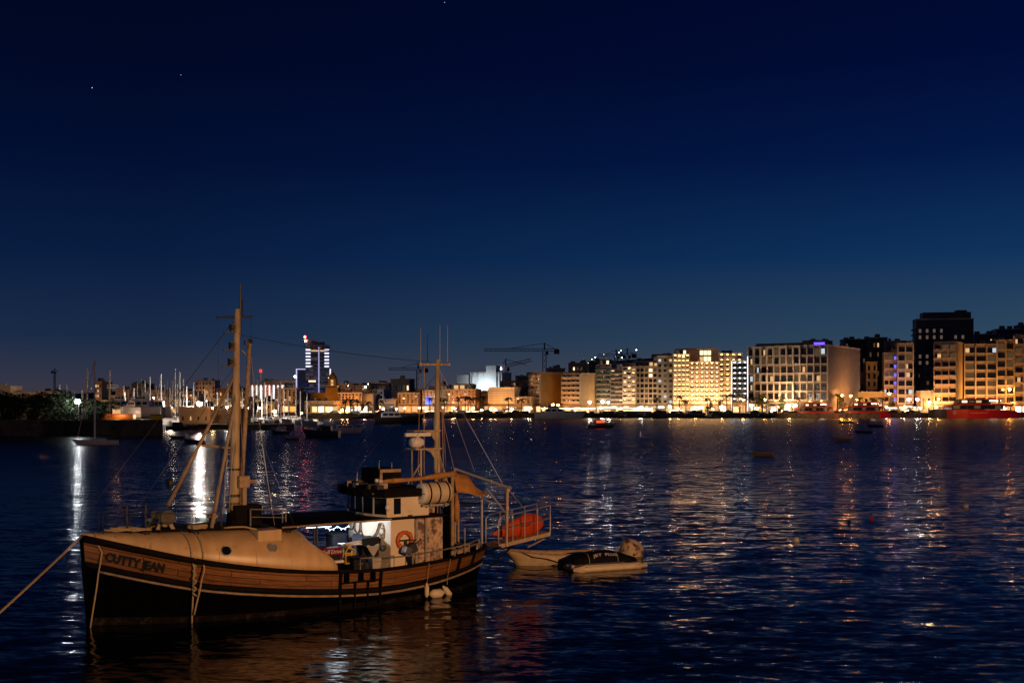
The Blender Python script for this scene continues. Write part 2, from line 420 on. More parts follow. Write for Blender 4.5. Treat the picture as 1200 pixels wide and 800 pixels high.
# flange where two plates of the whaleback meet, and the box over the second porthole
m = MB(); tq = pb(300, 640, -2.1).x
m.tube([wb(tq, math.pi * k / 24) for k in range(0, 13)], .014, 6); m.build('plate_seam', M['cream'], boat, True)
for ts_ in (1.7, 3.85, 6.9):
    m = MB(); m.tube([wb(ts_, math.pi * k / 24) for k in range(0, 25)], .009, 5); m.build('plate_seam', M['cream'], boat, True)
for ts_, yv in ((4.6, .7), (6.2, .9), (2.4, .55)):
    m = MB(); m.lathe([(.11, -.1), (.11, .22), (.2, .26), (.2, .32), (.04, .36)], 12, (ts_, yv, Zc(ts_))); m.build('mushroom_vent', M['cream'], boat, True)
for ts_ in (1.9, 3.4, 6.6):
    q_ = wb(ts_, 1.05); m = MB(); m.tube([q_ + Vector((-.16, 0, .08)), q_ + Vector((.16, 0, .08))], .03, 7); m.tube([q_ + Vector((-.06, 0, -.03)), q_ + Vector((-.06, 0, .08))], .028, 6); m.tube([q_ + Vector((.06, 0, -.03)), q_ + Vector((.06, 0, .08))], .028, 6); m.build('mooring_cleat', M['darksteel'], boat)
p0, p1 = pb(301, 632, -1.75), pb(329, 632, -1.75)
m = MB(); m.bx(p0.x, p1.x, -1.86, -1.0, 2.42, 2.96); m.build('hatch_casing', M['cream'], boat, bevel=.04)
for (X, Y, r, g) in ((266, 645, .155, 'glassdark'), (319, 641, .15, 'porthole')):
    best = None                        # find the spot of the side that the photograph shows the port at
    for i in range(60):
        y = -2.4 + .02 * i; q = pb(X, Y, y)
        for k in range(1, 70):
            a = k * .02; s_ = wb(q.x, a); d = (s_ - q).length
            if best is None or d < best[0]: best = (d, q.x, a)
    _, t_, a_ = best
    c = wb(t_, a_); n_ = (wb(t_, a_ + .03) - wb(t_, a_ - .03)).cross(wb(t_ + .05, a_) - wb(t_ - .05, a_)).normalized()
    if n_.y > 0: n_ = -n_
    rot = n_.to_track_quat('Z', 'Y').to_matrix().to_4x4(); rot.translation = c
    m = MB(); m.loft([[(q_ * math.cos(2 * math.pi * k / 24), q_ * math.sin(2 * math.pi * k / 24), z_) for k in range(24)] for q_, z_ in ((r, -.03), (r + .03, -.03), (r + .03, .02), (r, .02), (r, -.03))], True, False); me = m.mesh('porthole', M['steel'], True); me.transform(rot)
    f = put(me, 'porthole', boat)
    m = MB(); m.lathe([(r + .005, -.01), (r + .005, .012)], 24); me = m.mesh('glass', M[g]); me.transform(rot); put(me, 'glass', f)
# bulkhead closing the whaleback and the decks
m = MB(); ring = [wb(7.02, math.pi * k / NA, .05) for k in range(NA + 1)]
m.add(ring + [p + Vector((.06, 0, 0)) for p in ring], [tuple(range(NA + 1)), tuple(range(2 * NA + 1, NA, -1))]); m.build('bulkhead', M['white'], boat)
m = MB(); DT = [6.9, 8, 9, 10, 11, 12, 13, 14, 14.8, 15.3, 15.7]
m.loft([[(t, -(half(t, Zb(t)) - .06), Zb(t) + .12), (t, half(t, Zb(t)) - .06, Zb(t) + .12), (t, half(t, Zb(t)) - .06, Zb(t) + .02), (t, -(half(t, Zb(t)) - .06), Zb(t) + .02)] for t in DT])
m.build('main_deck', M['deck'], boat)
# flat walkway on the whaleback
m = MB(); m.loft([[(t, -w, Zc(t) - .03), (t, w, Zc(t) - .03), (t, w, Zc(t) + .045), (t, -w, Zc(t) + .045)] for t, w in ((1.1, .3), (2, .7), (3.5, 1.0), (5, 1.15), (7.0, 1.2))]); m.build('foredeck_planking', M['tar'], boat)

# rails on the foredeck
def rail(name, pts, zf, hgt, material, r=.018, mids=(.5,)):
    m = MB()
    tops = [Vector((x, y, zf(x) + hgt)) for x, y in pts]
    for (x, y), tp in zip(pts, tops): m.tube([(x, y, zf(x) - .05), tp], r * 1.25, 6)
    m.tube(tops, r, 6)
    for f in mids: m.tube([Vector((x, y, zf(x) + hgt * f)) for x, y in pts], r * .8, 6)
    return m.build(name, material, boat)
rail('foredeck_rail', [(.5, -.25), (1.3, -.6), (2.2, -.9), (3.2, -1.12), (4.2, -1.25)], Zc, .62, M['darksteel'], .014)
rail('foredeck_rail', [(.5, .25), (1.3, .6), (2.2, .9), (3.2, 1.12), (4.2, 1.25), (5.4, 1.3), (6.8, 1.3)], Zc, .66, M['darksteel'], .014)
rail('hatch_rail', [(5.55, -.5), (6.75, -.55), (6.9, -.5)], Zc, .62, M['steel'], .022, (.55,))

# tripod foremast
MX = 5.16
mb_, mt_ = pb(274.5, 606, 0), pb(278, 362, 0)
fm = MB(); fm.tube([(mb_.x, 0, 2.9), (mb_.x, 0, 4.2), (mb_.x + .05, 0, 7.3), (mt_.x, 0, mt_.z)], [.185, .18, .145, .09], 14)
fore = fm.build('foremast', M['mast'], boat, True)
m = MB(); m.tube([(mb_.x, 0, 2.85), (mb_.x, 0, 3.55)], [.34, .24], 12); m.bx(mb_.x - .1, mb_.x + .9, -.32, .32, 2.9, 3.72); m.build('mast_step', M['tar'], fore)
m = MB(); m.tube([(mt_.x + .1, .0, mt_.z - 1.0), (mt_.x + .12, 0, 11.62)], [.05, .022], 8); m.tube([(mt_.x + .2, .0, mt_.z - .3), (mt_.x + .2, 0, mt_.z + .35)], .018, 6); m.build('topmast_pole', M['darksteel'], fore)
m = MB(); a, b = pb(254, 372, .0), pb(296, 371, .0); m.tube([a, b], .035, 8)
m.build('signal_yard', M['darksteel'], fore)
for (X, Y) in ((274, 384), (273, 405), (272, 424)):
    m = MB(); q = pb(X, Y, -.05); m.box((q.x - .05, -.05, q.z), (.16, .18, .26)); m.box((q.x - .16, -.05, q.z - .16), (.42, .10, .04)); m.ball((q.x - .1, -.16, q.z), .09)
    m.build('mast_lantern', M['darksteel'], fore)
m = MB(); q = pb(283, 410, 0); m.tube([q, pb(288, 415, 0), pb(291, 415, 0)], .03, 6); m.build('cleat_arm', M['spar'], fore)
# derrick boom standing beside the mast
m = MB(); m.tube([pb(281, 602, -.1), pb(287, 500, -.1), pb(293, 398, -.1)], [.07, .085, .065], 10); bo = m.build('derrick_boom', M['spar'], boat, True)
m = MB(); q = pb(293, 400, -.1); m.ball(q, .1, 8, 6); m.box(q + Vector((-.12, 0, -.05)), (.16, .1, .16)); m.build('boom_head', M['darksteel'], bo)
# legs of the tripod
m = MB(); m.tube([pb(197, 592, .0), pb(273, 444, 0)], [.07, .05], 10); m.build('mast_leg', M['spar'], fore, True)
m = MB(); m.tube([pb(248, 618, -1.25), pb(275, 470, -.1), pb(277, 442, -.05)], [.065, .055, .045], 10); m.build('mast_leg', M['spar'], fore, True)
m = MB(); m.tube([pb(237, 522, -.0), pb(275, 525, -.1)], .045, 8); m.build('leg_brace', M['spar'], fore)
m = MB()
a0, a1 = pb(265, 600, -.25), pb(270, 520, -.22)
for o in (-.10, .10): m.tube([a0 + Vector((o, 0, 0)), a1 + Vector((o, 0, 0))], .016, 6)
for k in range(10):
    p = a0.lerp(a1, (k + .5) / 10); m.tube([p + Vector((-.1, 0, 0)), p + Vector((.1, 0, 0))], .013, 5)
m.build('mast_ladder', M['spar'], fore)
q = pb(285, 564, -.2)
m = MB(); m.box(q, (.40, .3, .42)); m.tube([q + Vector((.1, -.02, 0)), q + Vector((.52, -.02, -.02))], .07, 8); m.bx(q.x - .05, q.x + .1, -.3, .1, q.z - .9, q.z - .2); m.build('winch_gear', M['spar'], fore, bevel=.02)
for z_, w_ in ((4.95, .07), (4.0, .1), (3.75, .05)): m = MB(); m.tube([(mb_.x, 0, z_), (mb_.x, 0, z_ + w_)], .22, 14); m.build('mast_band', M['darksteel'], fore)
# standing rigging
def wire(name, p, q, r=.011, sag=0, mt='darksteel', par=None):
    p, q = Vector(p), Vector(q); pts = []
    for k in range(9):
        u = k / 8; v = p.lerp(q, u); v.z -= sag * 4 * u * (1 - u); pts.append(v)
    m = MB(); m.tube(pts, r, 5); return m.build(name, M[mt], par or boat)
wire('forestay', pb(273, 377, 0), pb(97, 608, 0), .012)
wire('triatic_stay', pb(280, 392, 0), pb(505, 424, 0), .012, .12)
wire('signal_halyard', pb(255, 373, 0), pb(258, 590, 0), .007)
wire('signal_halyard', pb(294, 372, 0), pb(296, 590, 0), .007)
wire('mast_shroud', pb(277, 440, 0), pb(320, 596, 1.1), .009)
wire('mast_shroud', pb(277, 440, 0), (6.9, -1.35, 2.85), .010)
wire('mast_shroud', pb(277, 440, 0), (6.4, 1.3, 2.9), .010)
wire('running_line', pb(292, 402, -.1), (6.3, -.9, 2.95), .009, .25, 'rope')
wire('running_line', pb(279, 425, 0), pb(286, 560, -.25), .009, .1, 'rope')
wire('running_line', pb(279, 470, 0), pb(272, 598, -.5), .010, .15, 'rope')
wire('forestay', pb(274, 430, 0), pb(150, 612, -.2), .009)
# windlass frame, vents and fittings on the foredeck
q = pb(190, 612, -.2); m = MB()
for s_ in (-.4, .4):
    m.bar((q.x - .35, s_ - .1, q.z - .35), (q.x, s_ - .1, q.z + .3), .1, .12); m.bar((q.x + .35, s_ - .1, q.z - .35), (q.x, s_ - .1, q.z + .3), .1, .12)
m.tube([(q.x, -.75, q.z + .22), (q.x, .55, q.z + .22)], .15, 12); wl = m.build('windlass', M['spar'], boat)
m = MB(); m.tube([(q.x, -.82, q.z + .22), (q.x, -.76, q.z + .22)], .26, 14); m.build('warping_drum', M['darksteel'], wl)
for (X, Y, hh) in ((149, 592, .8), (171, 590, .75), (259, 592, .75)):
    q = pb(X, Y, -.15); m = MB(); m.tube([(q.x, q.y, 2.95), (q.x, q.y, q.z)], .035, 8); m.ball((q.x, q.y, q.z), .05, 8, 6); m.build('stanchion', M['darksteel'], boat)
q = pb(200, 566, 0); m = MB(); m.lathe([(.02, -.12), (.17, -.1), (.19, .02), (.15, .06)], 12, q, 'X'); m.tube([(q.x, 0, q.z - .12), (q.x + .05, 0, q.z - .6)], .03, 6); m.build('searchlight', M['darksteel'], boat)

# awning over the working deck, with its strip of lights
a, b = pb(342, 612, -1.55), pb(447, 611, -1.75)
m = MB()
zA = 2.98
m.loft([[(6.3, -1.5, zA - .05), (6.3, 1.6, zA + .1), (6.3, 1.6, zA + .15), (6.3, -1.5, zA)], [(10.45, -1.85, zA + .02), (10.45, 1.85, zA + .05), (10.45, 1.85, zA + .1), (10.45, -1.85, zA + .07)]])
aw = m.build('deck_awning', M['tar'], boat)
m = MB(); m.tube([(6.3, -1.52, zA - .01), (10.5, -1.88, zA + .06)], .03, 6); m.build('awning_rail', M['spar'], aw)
for (x, y) in ((7.6, -1.6), (7.6, 1.6), (9.1, 1.75)): m = MB(); m.tube([(x, y, .8), (x, y, zA + .05)], .035, 8); m.build('awning_post', M['darksteel'], aw)
m = MB(); m.tube([(7.25, -1.45, zA - .09), (8.2, -1.55, zA - .09)], .013, 6)
pts = []
for k in range(13):
    u = k / 12; pts.append((8.0 + .9 * u, -1.5 - .06 * u, zA - .10 - .10 * abs(math.sin(2 * math.pi * u))))
m.tube(pts, .010, 6)
for p in pts[::2]: m.ball((p[0], p[1], p[2] - .04), .022, 6, 5)
m.build('light_string', M['led'], aw)
m = MB(); m.bx(8.7, 9.3, -.5, -.35, zA - .09, zA - .045); m.build('deck_light', M['deckled'], aw)
lamp('SPOT', 'deck_floodlight', tuple(tw(8.75, -.45, 2.85)), 190, (.84, .91, 1), .12, tuple(tw(10.3, -.35, 1.9)), 125, .5)

# wheelhouse: lower house, brim, upper house with its windows, visor roof
c0 = pb(458, 630, -1.7).x; c1 = pb(486, 630, -1.7).x; c2 = pb(519, 630, -1.7).x
zd = .6; zb = 3.0
def prism(m, pts, z0, z1):
    n = len(pts); m.add([(x, y, z0) for x, y in pts] + [(x, y, z1) for x, y in pts], [tuple(range(n))[::-1], tuple(range(n, 2 * n))] + [(i, (i + 1) % n, n + (i + 1) % n, n + i) for i in range(n)])
m = MB(); prism(m, [(c0, -1.7), (c0 - .32, -.6), (c0 - .32, .6), (c0, 1.7), (c1, 1.7), (c1, -1.7)], zd, zb - .02)
wh = m.build('wheelhouse', M['white'], boat, bevel=.03)
m = MB(); m.bx(c1 + .01, c2, -1.69, 1.69, zd, zb - .03); m.build('aft_house', M['worn'], wh, bevel=.02)
pq = pb(499, 630, -1.75).x
m = MB(); m.bx(pq - .045, pq + .045, -1.80, -1.705, .75, zb - .03); m.bx(c1 + .02, c1 + .12, -1.74, -1.695, .75, zb - .05); m.build('door_frame', M['steel'], wh)
m = MB(); prism(m, [(c0 - .1, -1.88), (c0 - .5, -.6), (c0 - .5, .6), (c0 - .1, 1.88), (c2 + .08, 1.85), (c2 + .08, -1.85)], zb, zb + .07); m.build('brim', M['tar'], wh)
u0 = pb(454, 600, -1.62).x; u1 = pb(502.7, 600, -1.62).x; z1 = 3.78
front = [(u0, -1.62), (u0 - .22, -.95), (u0 - .34, -.3), (u0 - .34, .3), (u0 - .22, .95), (u0, 1.62)]
m = MB(); prism(m, front + [(u1, 1.62), (u1, -1.62)], zb + .07, z1 + .05)
uh = m.build('upper_house', M['white'], wh, bevel=.02)
for i in range(5):
    (xa, ya), (xb, yb) = front[i], front[i + 1]; d = Vector((xb - xa, yb - ya, 0)); n_ = Vector((d.y, -d.x, 0)).normalized()
    if n_.x > 0: n_ = -n_
    A = Vector((xa, ya, 0)) + d * .08 + n_ * .006; B = Vector((xa, ya, 0)) + d * .92 + n_ * .006
    m = MB(); m.loft([[A + Vector((0, 0, zb + .17)), A + Vector((0, 0, z1)), A - n_ * .05 + Vector((0, 0, z1)), A - n_ * .05 + Vector((0, 0, zb + .17))], [B + Vector((0, 0, zb + .17)), B + Vector((0, 0, z1)), B - n_ * .05 + Vector((0, 0, z1)), B - n_ * .05 + Vector((0, 0, zb + .17))]])
    m.build('window', M['glassdark'], uh)
a, b = pb(461.5, 590, -1.63), pb(470, 602, -1.63)
m = MB(); m.bx(a.x, b.x, -1.632, -1.58, b.z, z1); m.build('window', M['glassdark'], uh, bevel=.02)
m = MB(); q = pb(480.5, 605, -1.63); m.bx(q.x - .09, q.x + .09, -1.65, -1.6, q.z - .07, q.z + .07); m.build('nav_lamp', M['darksteel'], uh)
m = MB(); q = pb(454, 595, -1.66); m.lathe([(.05, -.1), (.1, 0), (.05, .16)], 10, (u0 - .02, -1.68, q.z)); m.build('horn', M['rafthead'], uh, True)
rf = [(u0 - .28, -1.95), (u0 - .66, -.95), (u0 - .76, 0), (u0 - .66, .95), (u0 - .28, 1.95)]
m = MB(); prism(m, rf + [(u1 + .1, 1.9), (u1 + .1, -1.9)], z1 + .05, z1 + .34); vis = m.build('visor_roof', M['tar'], wh, bevel=.04)
# monkey island: box, clutter
a, b = pb(437, 562, -.2), pb(475, 547, -.2)
m = MB(); m.bx(a.x, a.x + .95, -.7, .75, z1 + .34, b.z); bxr = m.build('roof_locker', M['tar'], wh, bevel=.02)
m = MB(); m.bx(a.x + .02, a.x + .93, -.735, -.705, b.z - .14, b.z - .02); m.bx(a.x + .02, a.x + .12, -.735, -.705, z1 + .5, b.z - .14); m.build('locker_edge', M['spar'], bxr)
for x in (a.x + .05, a.x + .6): m = MB(); m.tube([(x, -.6, b.z - .02), (x, -.6, b.z + .22)], .018, 6); m.build('locker_post', M['steel'], bxr)
random.seed(3)
for i in range(16):
    m = MB()
    x = u0 - .45 + random.random() * .8; y = -1.5 + random.random() * 2.6
    m.box((x, y, z1 + .34 + .08), (.12 + .2 * random.random(), .12 + .2 * random.random(), .14 + .12 * random.random()), None)
    if i % 3 == 0: m.tube([(x, y, z1 + .3), (x + .03, y, z1 + .6 + .25 * random.random())], .02, 6)
    m.build('roof_fitting', M[('darksteel', 'spar', 'steel', 'darksteel')[i % 4]], wh)
# exhaust funnel, ladder and posts aft of the house
m = MB(); q0, q1 = pb(523, 650, -1.1), pb(522, 585, -1.1); m.tube([(q0.x, -1.1, .7), (q0.x, -1.1, q1.z)], .13, 12); m.build('exhaust_pipe', M['black'], boat, True)
m = MB(); e0 = pb(510, 600, -1.0).x; m.bx(c2 - .25, c2 + .12, -.9, 1.4, zb + .07, 3.75); m.build('aft_casing', M['worn'], wh)
for (X, Yt, Yb, yy, r, mt) in ((530, 552, 655, -.9, .07, 'spar'), (533, 548, 655, -.3, .055, 'spar'), (527, 560, 640, -1.0, .05, 'tar'), (521, 552, 600, .2, .05, 'spar'), (564.5, 584, 640, -.2, .05, 'steel'), (537, 590, 648, .9, .05, 'spar')):
    q0, q1 = pb(X, Yb, yy), pb(X, Yt, yy); m = MB(); m.tube([(q1.x, yy, .8), (q1.x, yy, q1.z)], r, 8); m.build('gallows_post', M[mt], boat)
m = MB(); m.tube([pb(533, 549, -.3), pb(599, 572, -.4)], .05, 8); m.build('gantry_beam', M['steel'], boat)
m = MB(); m.tube([pb(533, 590, .2), pb(565, 589, -.2)], .04, 8); m.build('gantry_tie', M['tar'], boat)
m = MB(); q = pb(536, 620, -.6); m.bx(q.x - .25, q.x + .3, -1.0, -.5, .8, 1.75); m.build('deck_locker', M['spar'], boat, bevel=.02)

# aft mast with radar platforms and aerials
AM = pb(512, 557, 0).x
q = pb(513, 424, 0)
m = MB(); m.tube([(AM, 0, .8), (AM, 0, 6.2), (AM + .03, 0, q.z + .1)], [.15, .13, .085], 12); am = m.build('aft_mast', M['mast'], boat, True)
m = MB(); a, b = pb(492, 427, 0), pb(527, 427, 0); m.tube([a, b], .04, 8)
for X in (493, 501, 517, 526): p = pb(X, 427, 0); m.ball(p, .07, 8, 6)
m.build('crosstree', M['mast'], am)
for (X, Y0, Y1) in ((493, 427, 384), (501, 430, 391), (515.5, 424, 381), (524.5, 424, 381)):
    m = MB(); p0_, p1_ = pb(X, Y0, 0), pb(X, Y1, 0); m.tube([p0_, p0_.lerp(p1_, .35), p1_], [.022, .018, .010], 6); m.build('aerial', M['darksteel'] if X == 501 else M['steel'], am)
m = MB(); p = pb(487, 437, .3); m.tube([pb(497, 430, .2), pb(497, 560, .2)], .022, 6); m.tube([pb(492, 435, .2), pb(490, 555, .2)], .012, 6); m.tube([pb(517, 440, -.2), pb(520, 560, -.3)], .02, 6); m.tube([pb(519, 470, .3), pb(523, 560, .4)], .014, 6); m.build('mast_cable', M['spar'], am)
a = pb(481, 525, 0); z_ = a.z
m = MB(); m.bx(a.x, AM, -.38, .38, z_ - .06, z_); m.build('radar_platform', M['mast'], am)
a2 = pb(481, 504, 0)
m = MB(); m.bx(a2.x, AM, -.30, .30, a2.z - .05, a2.z); m.build('radar_platform', M['mast'], am)
for zz in (z_ - .06, a2.z - .05):
    m = MB(); m.add([(AM - .05, -.03, zz), (AM - .6, -.03, zz), (AM - .3, -.03, zz - .12), (AM - .1, -.03, zz - .42), (AM - .05, .03, zz), (AM - .6, .03, zz), (AM - .3, .03, zz - .12), (AM - .1, .03, zz - .42)], [(0, 1, 2, 3), (7, 6, 5, 4), (0, 4, 5, 1), (1, 5, 6, 2), (2, 6, 7, 3), (3, 7, 4, 0)]); m.build('bracket', M['mast'], am)
pass
m = MB()
for y in (-.33, .33): m.tube([(a.x + .28, y, z1 + .3), (a.x + .28, y, z_)], .045, 8)
m.tube([(a.x - .35, -.33, z1 + .34), (a.x + .26, -.33, z_ - .6)], .025, 6); m.tube([(AM + .55, -.2, 3.6), (AM, -.1, z_ - .1)], .03, 6)
m.build('platform_leg', M['mast'], am)
q = pb(489, 519, 0); m = MB(); m.lathe([(.03, -.3), (.17, -.29), (.21, -.1), (.2, .12), (.12, .26), (.02, .3)], 14, (q.x, 0, z_ + .22), 'X'); rd = m.build('radar_drum', M['rafthead'], am, True)
m = MB(); m.tube([(q.x, 0, z_), (q.x, 0, z_ + .52)], .06, 8); m.box((q.x + .02, 0, z_ + .53), (1.15, .14, .15)); m.build('radar_scanner', M['rafthead'], am, bevel=.03)
wire('aft_stay', pb(514, 432, 0), pb(592, 572, -.4), .008, 0, 'steel')
wire('aft_stay', pb(510, 440, 0), pb(404, 566, 1.2), .008)
wire('aft_stay', pb(511, 470, 0), pb(455, 572, -1.3), .007)
wire('aft_stay', pb(515, 470, 0), pb(533, 552, -.3), .010, .1, 'rope')
wire('slack_line', pb(536, 556, -.4), pb(594, 590, -.4), .014, .35, 'rope')
wire('slack_line', pb(512, 500, 0), pb(524, 600, -1.0), .012, .1, 'rope')
wire('aft_stay', pb(516, 440, 0), pb(556, 552, .5), .008, 0, 'steel')

# stern rails and the port side rail
def poly(name, pts, r, mt, par=None):
    m = MB(); m.tube(pts, r, 7); return m.build(name, M[mt], par or boat)
m = MB(); zs = []
tl = [10.2, 11.2, 12.3, 13.3, 14.2, 15.0]
top = [Vector((t, -(half(t, Zt(t)) - .1), Zt(t) + .36)) for t in tl]
m.tube([Vector((10.0, -(half(10, Zt(10)) - .1), Zt(10)))] + top + [Vector((15.25, -(half(15.25, Zt(15.2)) - .1), Zt(15.2)))], .026, 7)
for p in top: m.tube([p, (p.x, p.y, Zt(p.x) - .02)], .024, 6)
m.build('side_rail', M['steel'], boat)
m = MB(); top = [Vector((t, -(half(t, Zt(t)) - .12), Zt(t) + .22)) for t in (13.4, 14.2, 14.8)]
m.tube([top[0] - Vector((.1, 0, .22))] + top + [top[-1] - Vector((0, 0, .22))], .03, 7); m.build('side_rail', M['steel'], boat)
m = MB(); t_ = pb(546, 640, -1.7).x; m.tube([(t_, -(half(t_, 1.4) - .08), 1.3), (t_, -(half(t_, 1.4) - .08), 2.45)], .03, 7); m.build('stanchion', M['steel'], boat)
m = MB(); m.tube([(9.0, -2.25, Zt(9)), (9.0, -2.25, Zt(9) + .42), (10.4, -2.25, Zt(10) + .42), (10.4, -2.25, Zt(10))], .028, 7); m.build('side_rail', M['steel'], boat)
# stern timbers on the bulwark
for X in (536, 551, 564.5):
    t_ = pb(X, 652, -1.5).x
    for _ in range(6):
        t_ = pb(X, 652, -half(t_, 1.1)).x
    m = MB(); m.loft([[(rake(t_, z) - .07, -(half(t_, z) + .0), z), (rake(t_, z) - .07, -(half(t_, z) + .05), z), (rake(t_, z) + .07, -(half(t_, z) + .04), z), (rake(t_, z) + .07, -(half(t_, z) - .02), z)] for z in (Zb(t_) + .08, Zt(t_) - .06)]); m.build('stern_timber', M['tar'], boat)
# boarding ladder frame on the hull side
la, lb = pb(398, 690, -2.36).x, pb(446.5, 690, -2.42).x
def hp(t, z, o=.1): return Vector((t, -(half(t, max(0, z)) + o), z))
m = MB()
for t in (la, lb): m.tube([hp(t, z) for z in (-.05, .5, 1.0, Zt(t) + .02)], .045, 7)
for z in (.02, .95): m.tube([hp(la, z), hp((la + lb) / 2, z), hp(lb, z)], .035, 7)
for k in (.36, .68): t = la + (lb - la) * k; m.tube([hp(t, .02), hp(t, .95)], .03, 6)
m.build('boarding_frame', M['tar'], boat)
for k in (.15, .5, .8):
    m = MB(); t = la + (lb - la) * k; m.bx(t - .1, t + .1, -(half(t, 1.2) + .05), -(half(t, 1.2) + .004), Zb(t) + .3, Zt(t) - .08); m.build('freeing_port', M['black'], bw)
# ------------------------------------------------------------------ stern platform of the trawler
PY0, PY1 = -.42, .55
s0, s1 = pb(594, 637, PY0), pb(645, 623, PY0)
pl = MB(); pl.loft([[(s0.x - .4, PY0, s0.z - .16), (s0.x - .4, PY1, s0.z - .16), (s0.x - .4, PY1, s0.z), (s0.x - .4, PY0, s0.z)], [(s1.x, PY0, s1.z - .16), (s1.x, PY1, s1.z - .16), (s1.x, PY1, s1.z), (s1.x, PY0, s1.z)]])
plat = pl.build('stern_platform', M['mast'], boat)
m = MB(); m.tube([(15.6, PY0, 1.2), (s0.x - .3, PY0, s0.z - .1)], .05, 6); m.tube([(15.6, PY1, 1.2), (s0.x - .3, PY1, s0.z - .1)], .05, 6); m.tube([(16.1, 0, .5), (s0.x + .9, 0, s0.z + .05)], .04, 6); m.build('platform_strut', M['tar'], plat)
def P(u, y, z): return Vector((s0.x - .4 + (s1.x - s0.x + .4) * u, y, s0.z + (s1.z - s0.z) * u + z))
RH = 1.12
for y in (PY0 + .02, PY1 - .02):
    m = MB()
    m.tube([P(0, y, 0), P(0, y, RH - .15), P(.05, y, RH), P(1, y, RH), P(1, y, -.02)], .026, 7)
    m.tube([P(0, y, RH * .52), P(1, y, RH * .52)], .02, 6)
    for u in (.27, .5, .75): m.tube([P(u, y, 0), P(u, y, RH)], .022, 6)
    m.build('platform_rail', M['steel'], plat)
m = MB(); m.tube([P(1, PY0, RH * .52), P(1, PY0, RH), P(1, PY1, RH), P(1, PY1, RH * .52)], .024, 6); m.tube([P(1, PY0, RH * .52), P(1, PY1, RH * .52)], .02, 6); m.build('platform_rail', M['steel'], plat)
m = MB(); d0, d1 = pb(593.6, 640, PY0 - .03), pb(594.5, 572, PY0 - .03); m.tube([d0, d1], .06, 8); m.build('davit_post', M['mast'], boat)
m = MB(); m.tube([pb(570, 572, PY0), pb(592, 600, PY0)], .035, 7); m.tube([d1, pb(612, 593, .4)], .025, 6); m.tube([d1, pb(598, 571, PY0)], .07, 7); m.build('davit_brace', M['steel'], boat)
m = MB(); m.tube([pb(618, 641, PY0), pb(638, 631, PY0)], .035, 6); m.build('step_pole', M['spar'], boat)

# ------------------------------------------------------------------ things lying on or hanging from the trawler
def on_boat(name, loc, label, cat, rz=0, group=None):
    return thing(name, tw(*loc), TH + rz, label, cat, group)
# kayak on its side on the platform
k0, k1 = pb(575, 629, .1), pb(637, 608, .1)
kk = thing('kayak', tw(*((k0 + k1) / 2)), TH, 'orange plastic kayak lying on its side in the railed stern platform of the trawler', 'kayak')
d = (k1 - k0); L = d.length; an = math.atan2(d.z, d.x)
m = MB(); rings = []
for i in range(17):
    u = i / 16; w_ = max(.03, (u / .62) ** .8 if u < .62 else math.sqrt(max(0, 1 - ((u - .62) / .385) ** 2)))
    zc = (u - .5) * L * math.tan(an) * .5 + .1 * w_ - .06
    rings.append([((u - .5) * d.x, .20 * w_ * math.cos(a), zc + .50 * w_ * math.sin(a) + .04 * w_ * math.cos(3 * a)) for a in [2 * math.pi * k / 16 for k in range(16)]])
m.loft(rings); kb = m.build('shell', M['kayak'], kk, True)
m = MB(); m.ball((.3, -.17, .14), .2, 12, 7, (1.5, .25, .5)); m.build('seat_well', mat('dark_orange_plastic', (.34, .03, .008), .4), kk, True)
# life raft canister on its cradle
a, b = pb(493.5, 578, -1.75), pb(525, 576, -1.75)
rc = on_boat('life_raft_canister', (a.x, -1.75, a.z), 'cream cylindrical life raft canister with a white end strapped beside the wheelhouse roof', 'life raft')
LL = b.x - a.x; rr_ = .40
m = MB(); prof = [(rr_ * .98, .04)]
for i in range(13):
    u = i / 12; prof.append((rr_ * (1 + (.02 if i % 3 == 1 else 0)), .06 + u * (LL - .12)))
prof += [(rr_ * .9, LL)]
m.lathe(prof, 28, axis='X'); m.build('barrel', M['raft'], rc, True)
m = MB(); m.lathe([(rr_ * .99, .05), (rr_ * .97, -.03), (rr_ * .5, -.06), (.01, -.065)], 28, axis='X'); m.build('end_cap', M['rafthead'], rc, True)
for x in (.18, .52, .86):
    m = MB(); m.lathe([(rr_ + .005, LL * x - .025), (rr_ + .03, LL * x - .025), (rr_ + .03, LL * x + .025), (rr_ + .005, LL * x + .025)], 28, axis='X'); m.build('strap', M['tar'], rc)
m = MB()
for x in (.25, .8): m.bx(LL * x - .04, LL * x + .04, -.25, 1.0, -.52, -.38)
m.bx(.05, LL, -.1, .0, -.5, -.42); m.build('cradle', M['steel'], rc)
m = MB(); m.tube([(-.08, -.42, 0), (-.085, .42, .03)], .014, 6); m.build('end_lashing', M['tar'], rc)
# life ring on the port side of the house
q = pb(474, 632.5, -1.74)
lr = on_boat('life_ring', (q.x, -1.775, q.z), 'orange life ring hung on the port wall of the trawler wheelhouse', 'life ring')
m = MB(); n = 28; rings = []
for k in range(n + 1):
    a = 2 * math.pi * k / n; c = Vector((math.cos(a) * .29, 0, math.sin(a) * .29)); o = c.normalized()
    rings.append([c + o * .075 * math.cos(b) + Vector((0, .06 * math.sin(b), 0)) for b in [2 * math.pi * j / 10 for j in range(10)]])
m.loft(rings, True, False); m.build('ring', M['ring'], lr, True)
m = MB()
for a in (.8, 2.35, 3.9, 5.5):
    c = Vector((math.cos(a) * .29, 0, math.sin(a) * .29)); m.box((0, 0, 0), (.165, .13, .06), Matrix.Translation(c) @ Matrix.Rotation(-a, 4, 'Y'))
m.build('band', M['tarp'], lr)
m = MB(); m.bx(-.3, .35, -.07, .07, -.03, .02); m.bx(-.02, .06, -.07, .05, -.5, 0); m.build('bracket', M['darksteel'], lr)
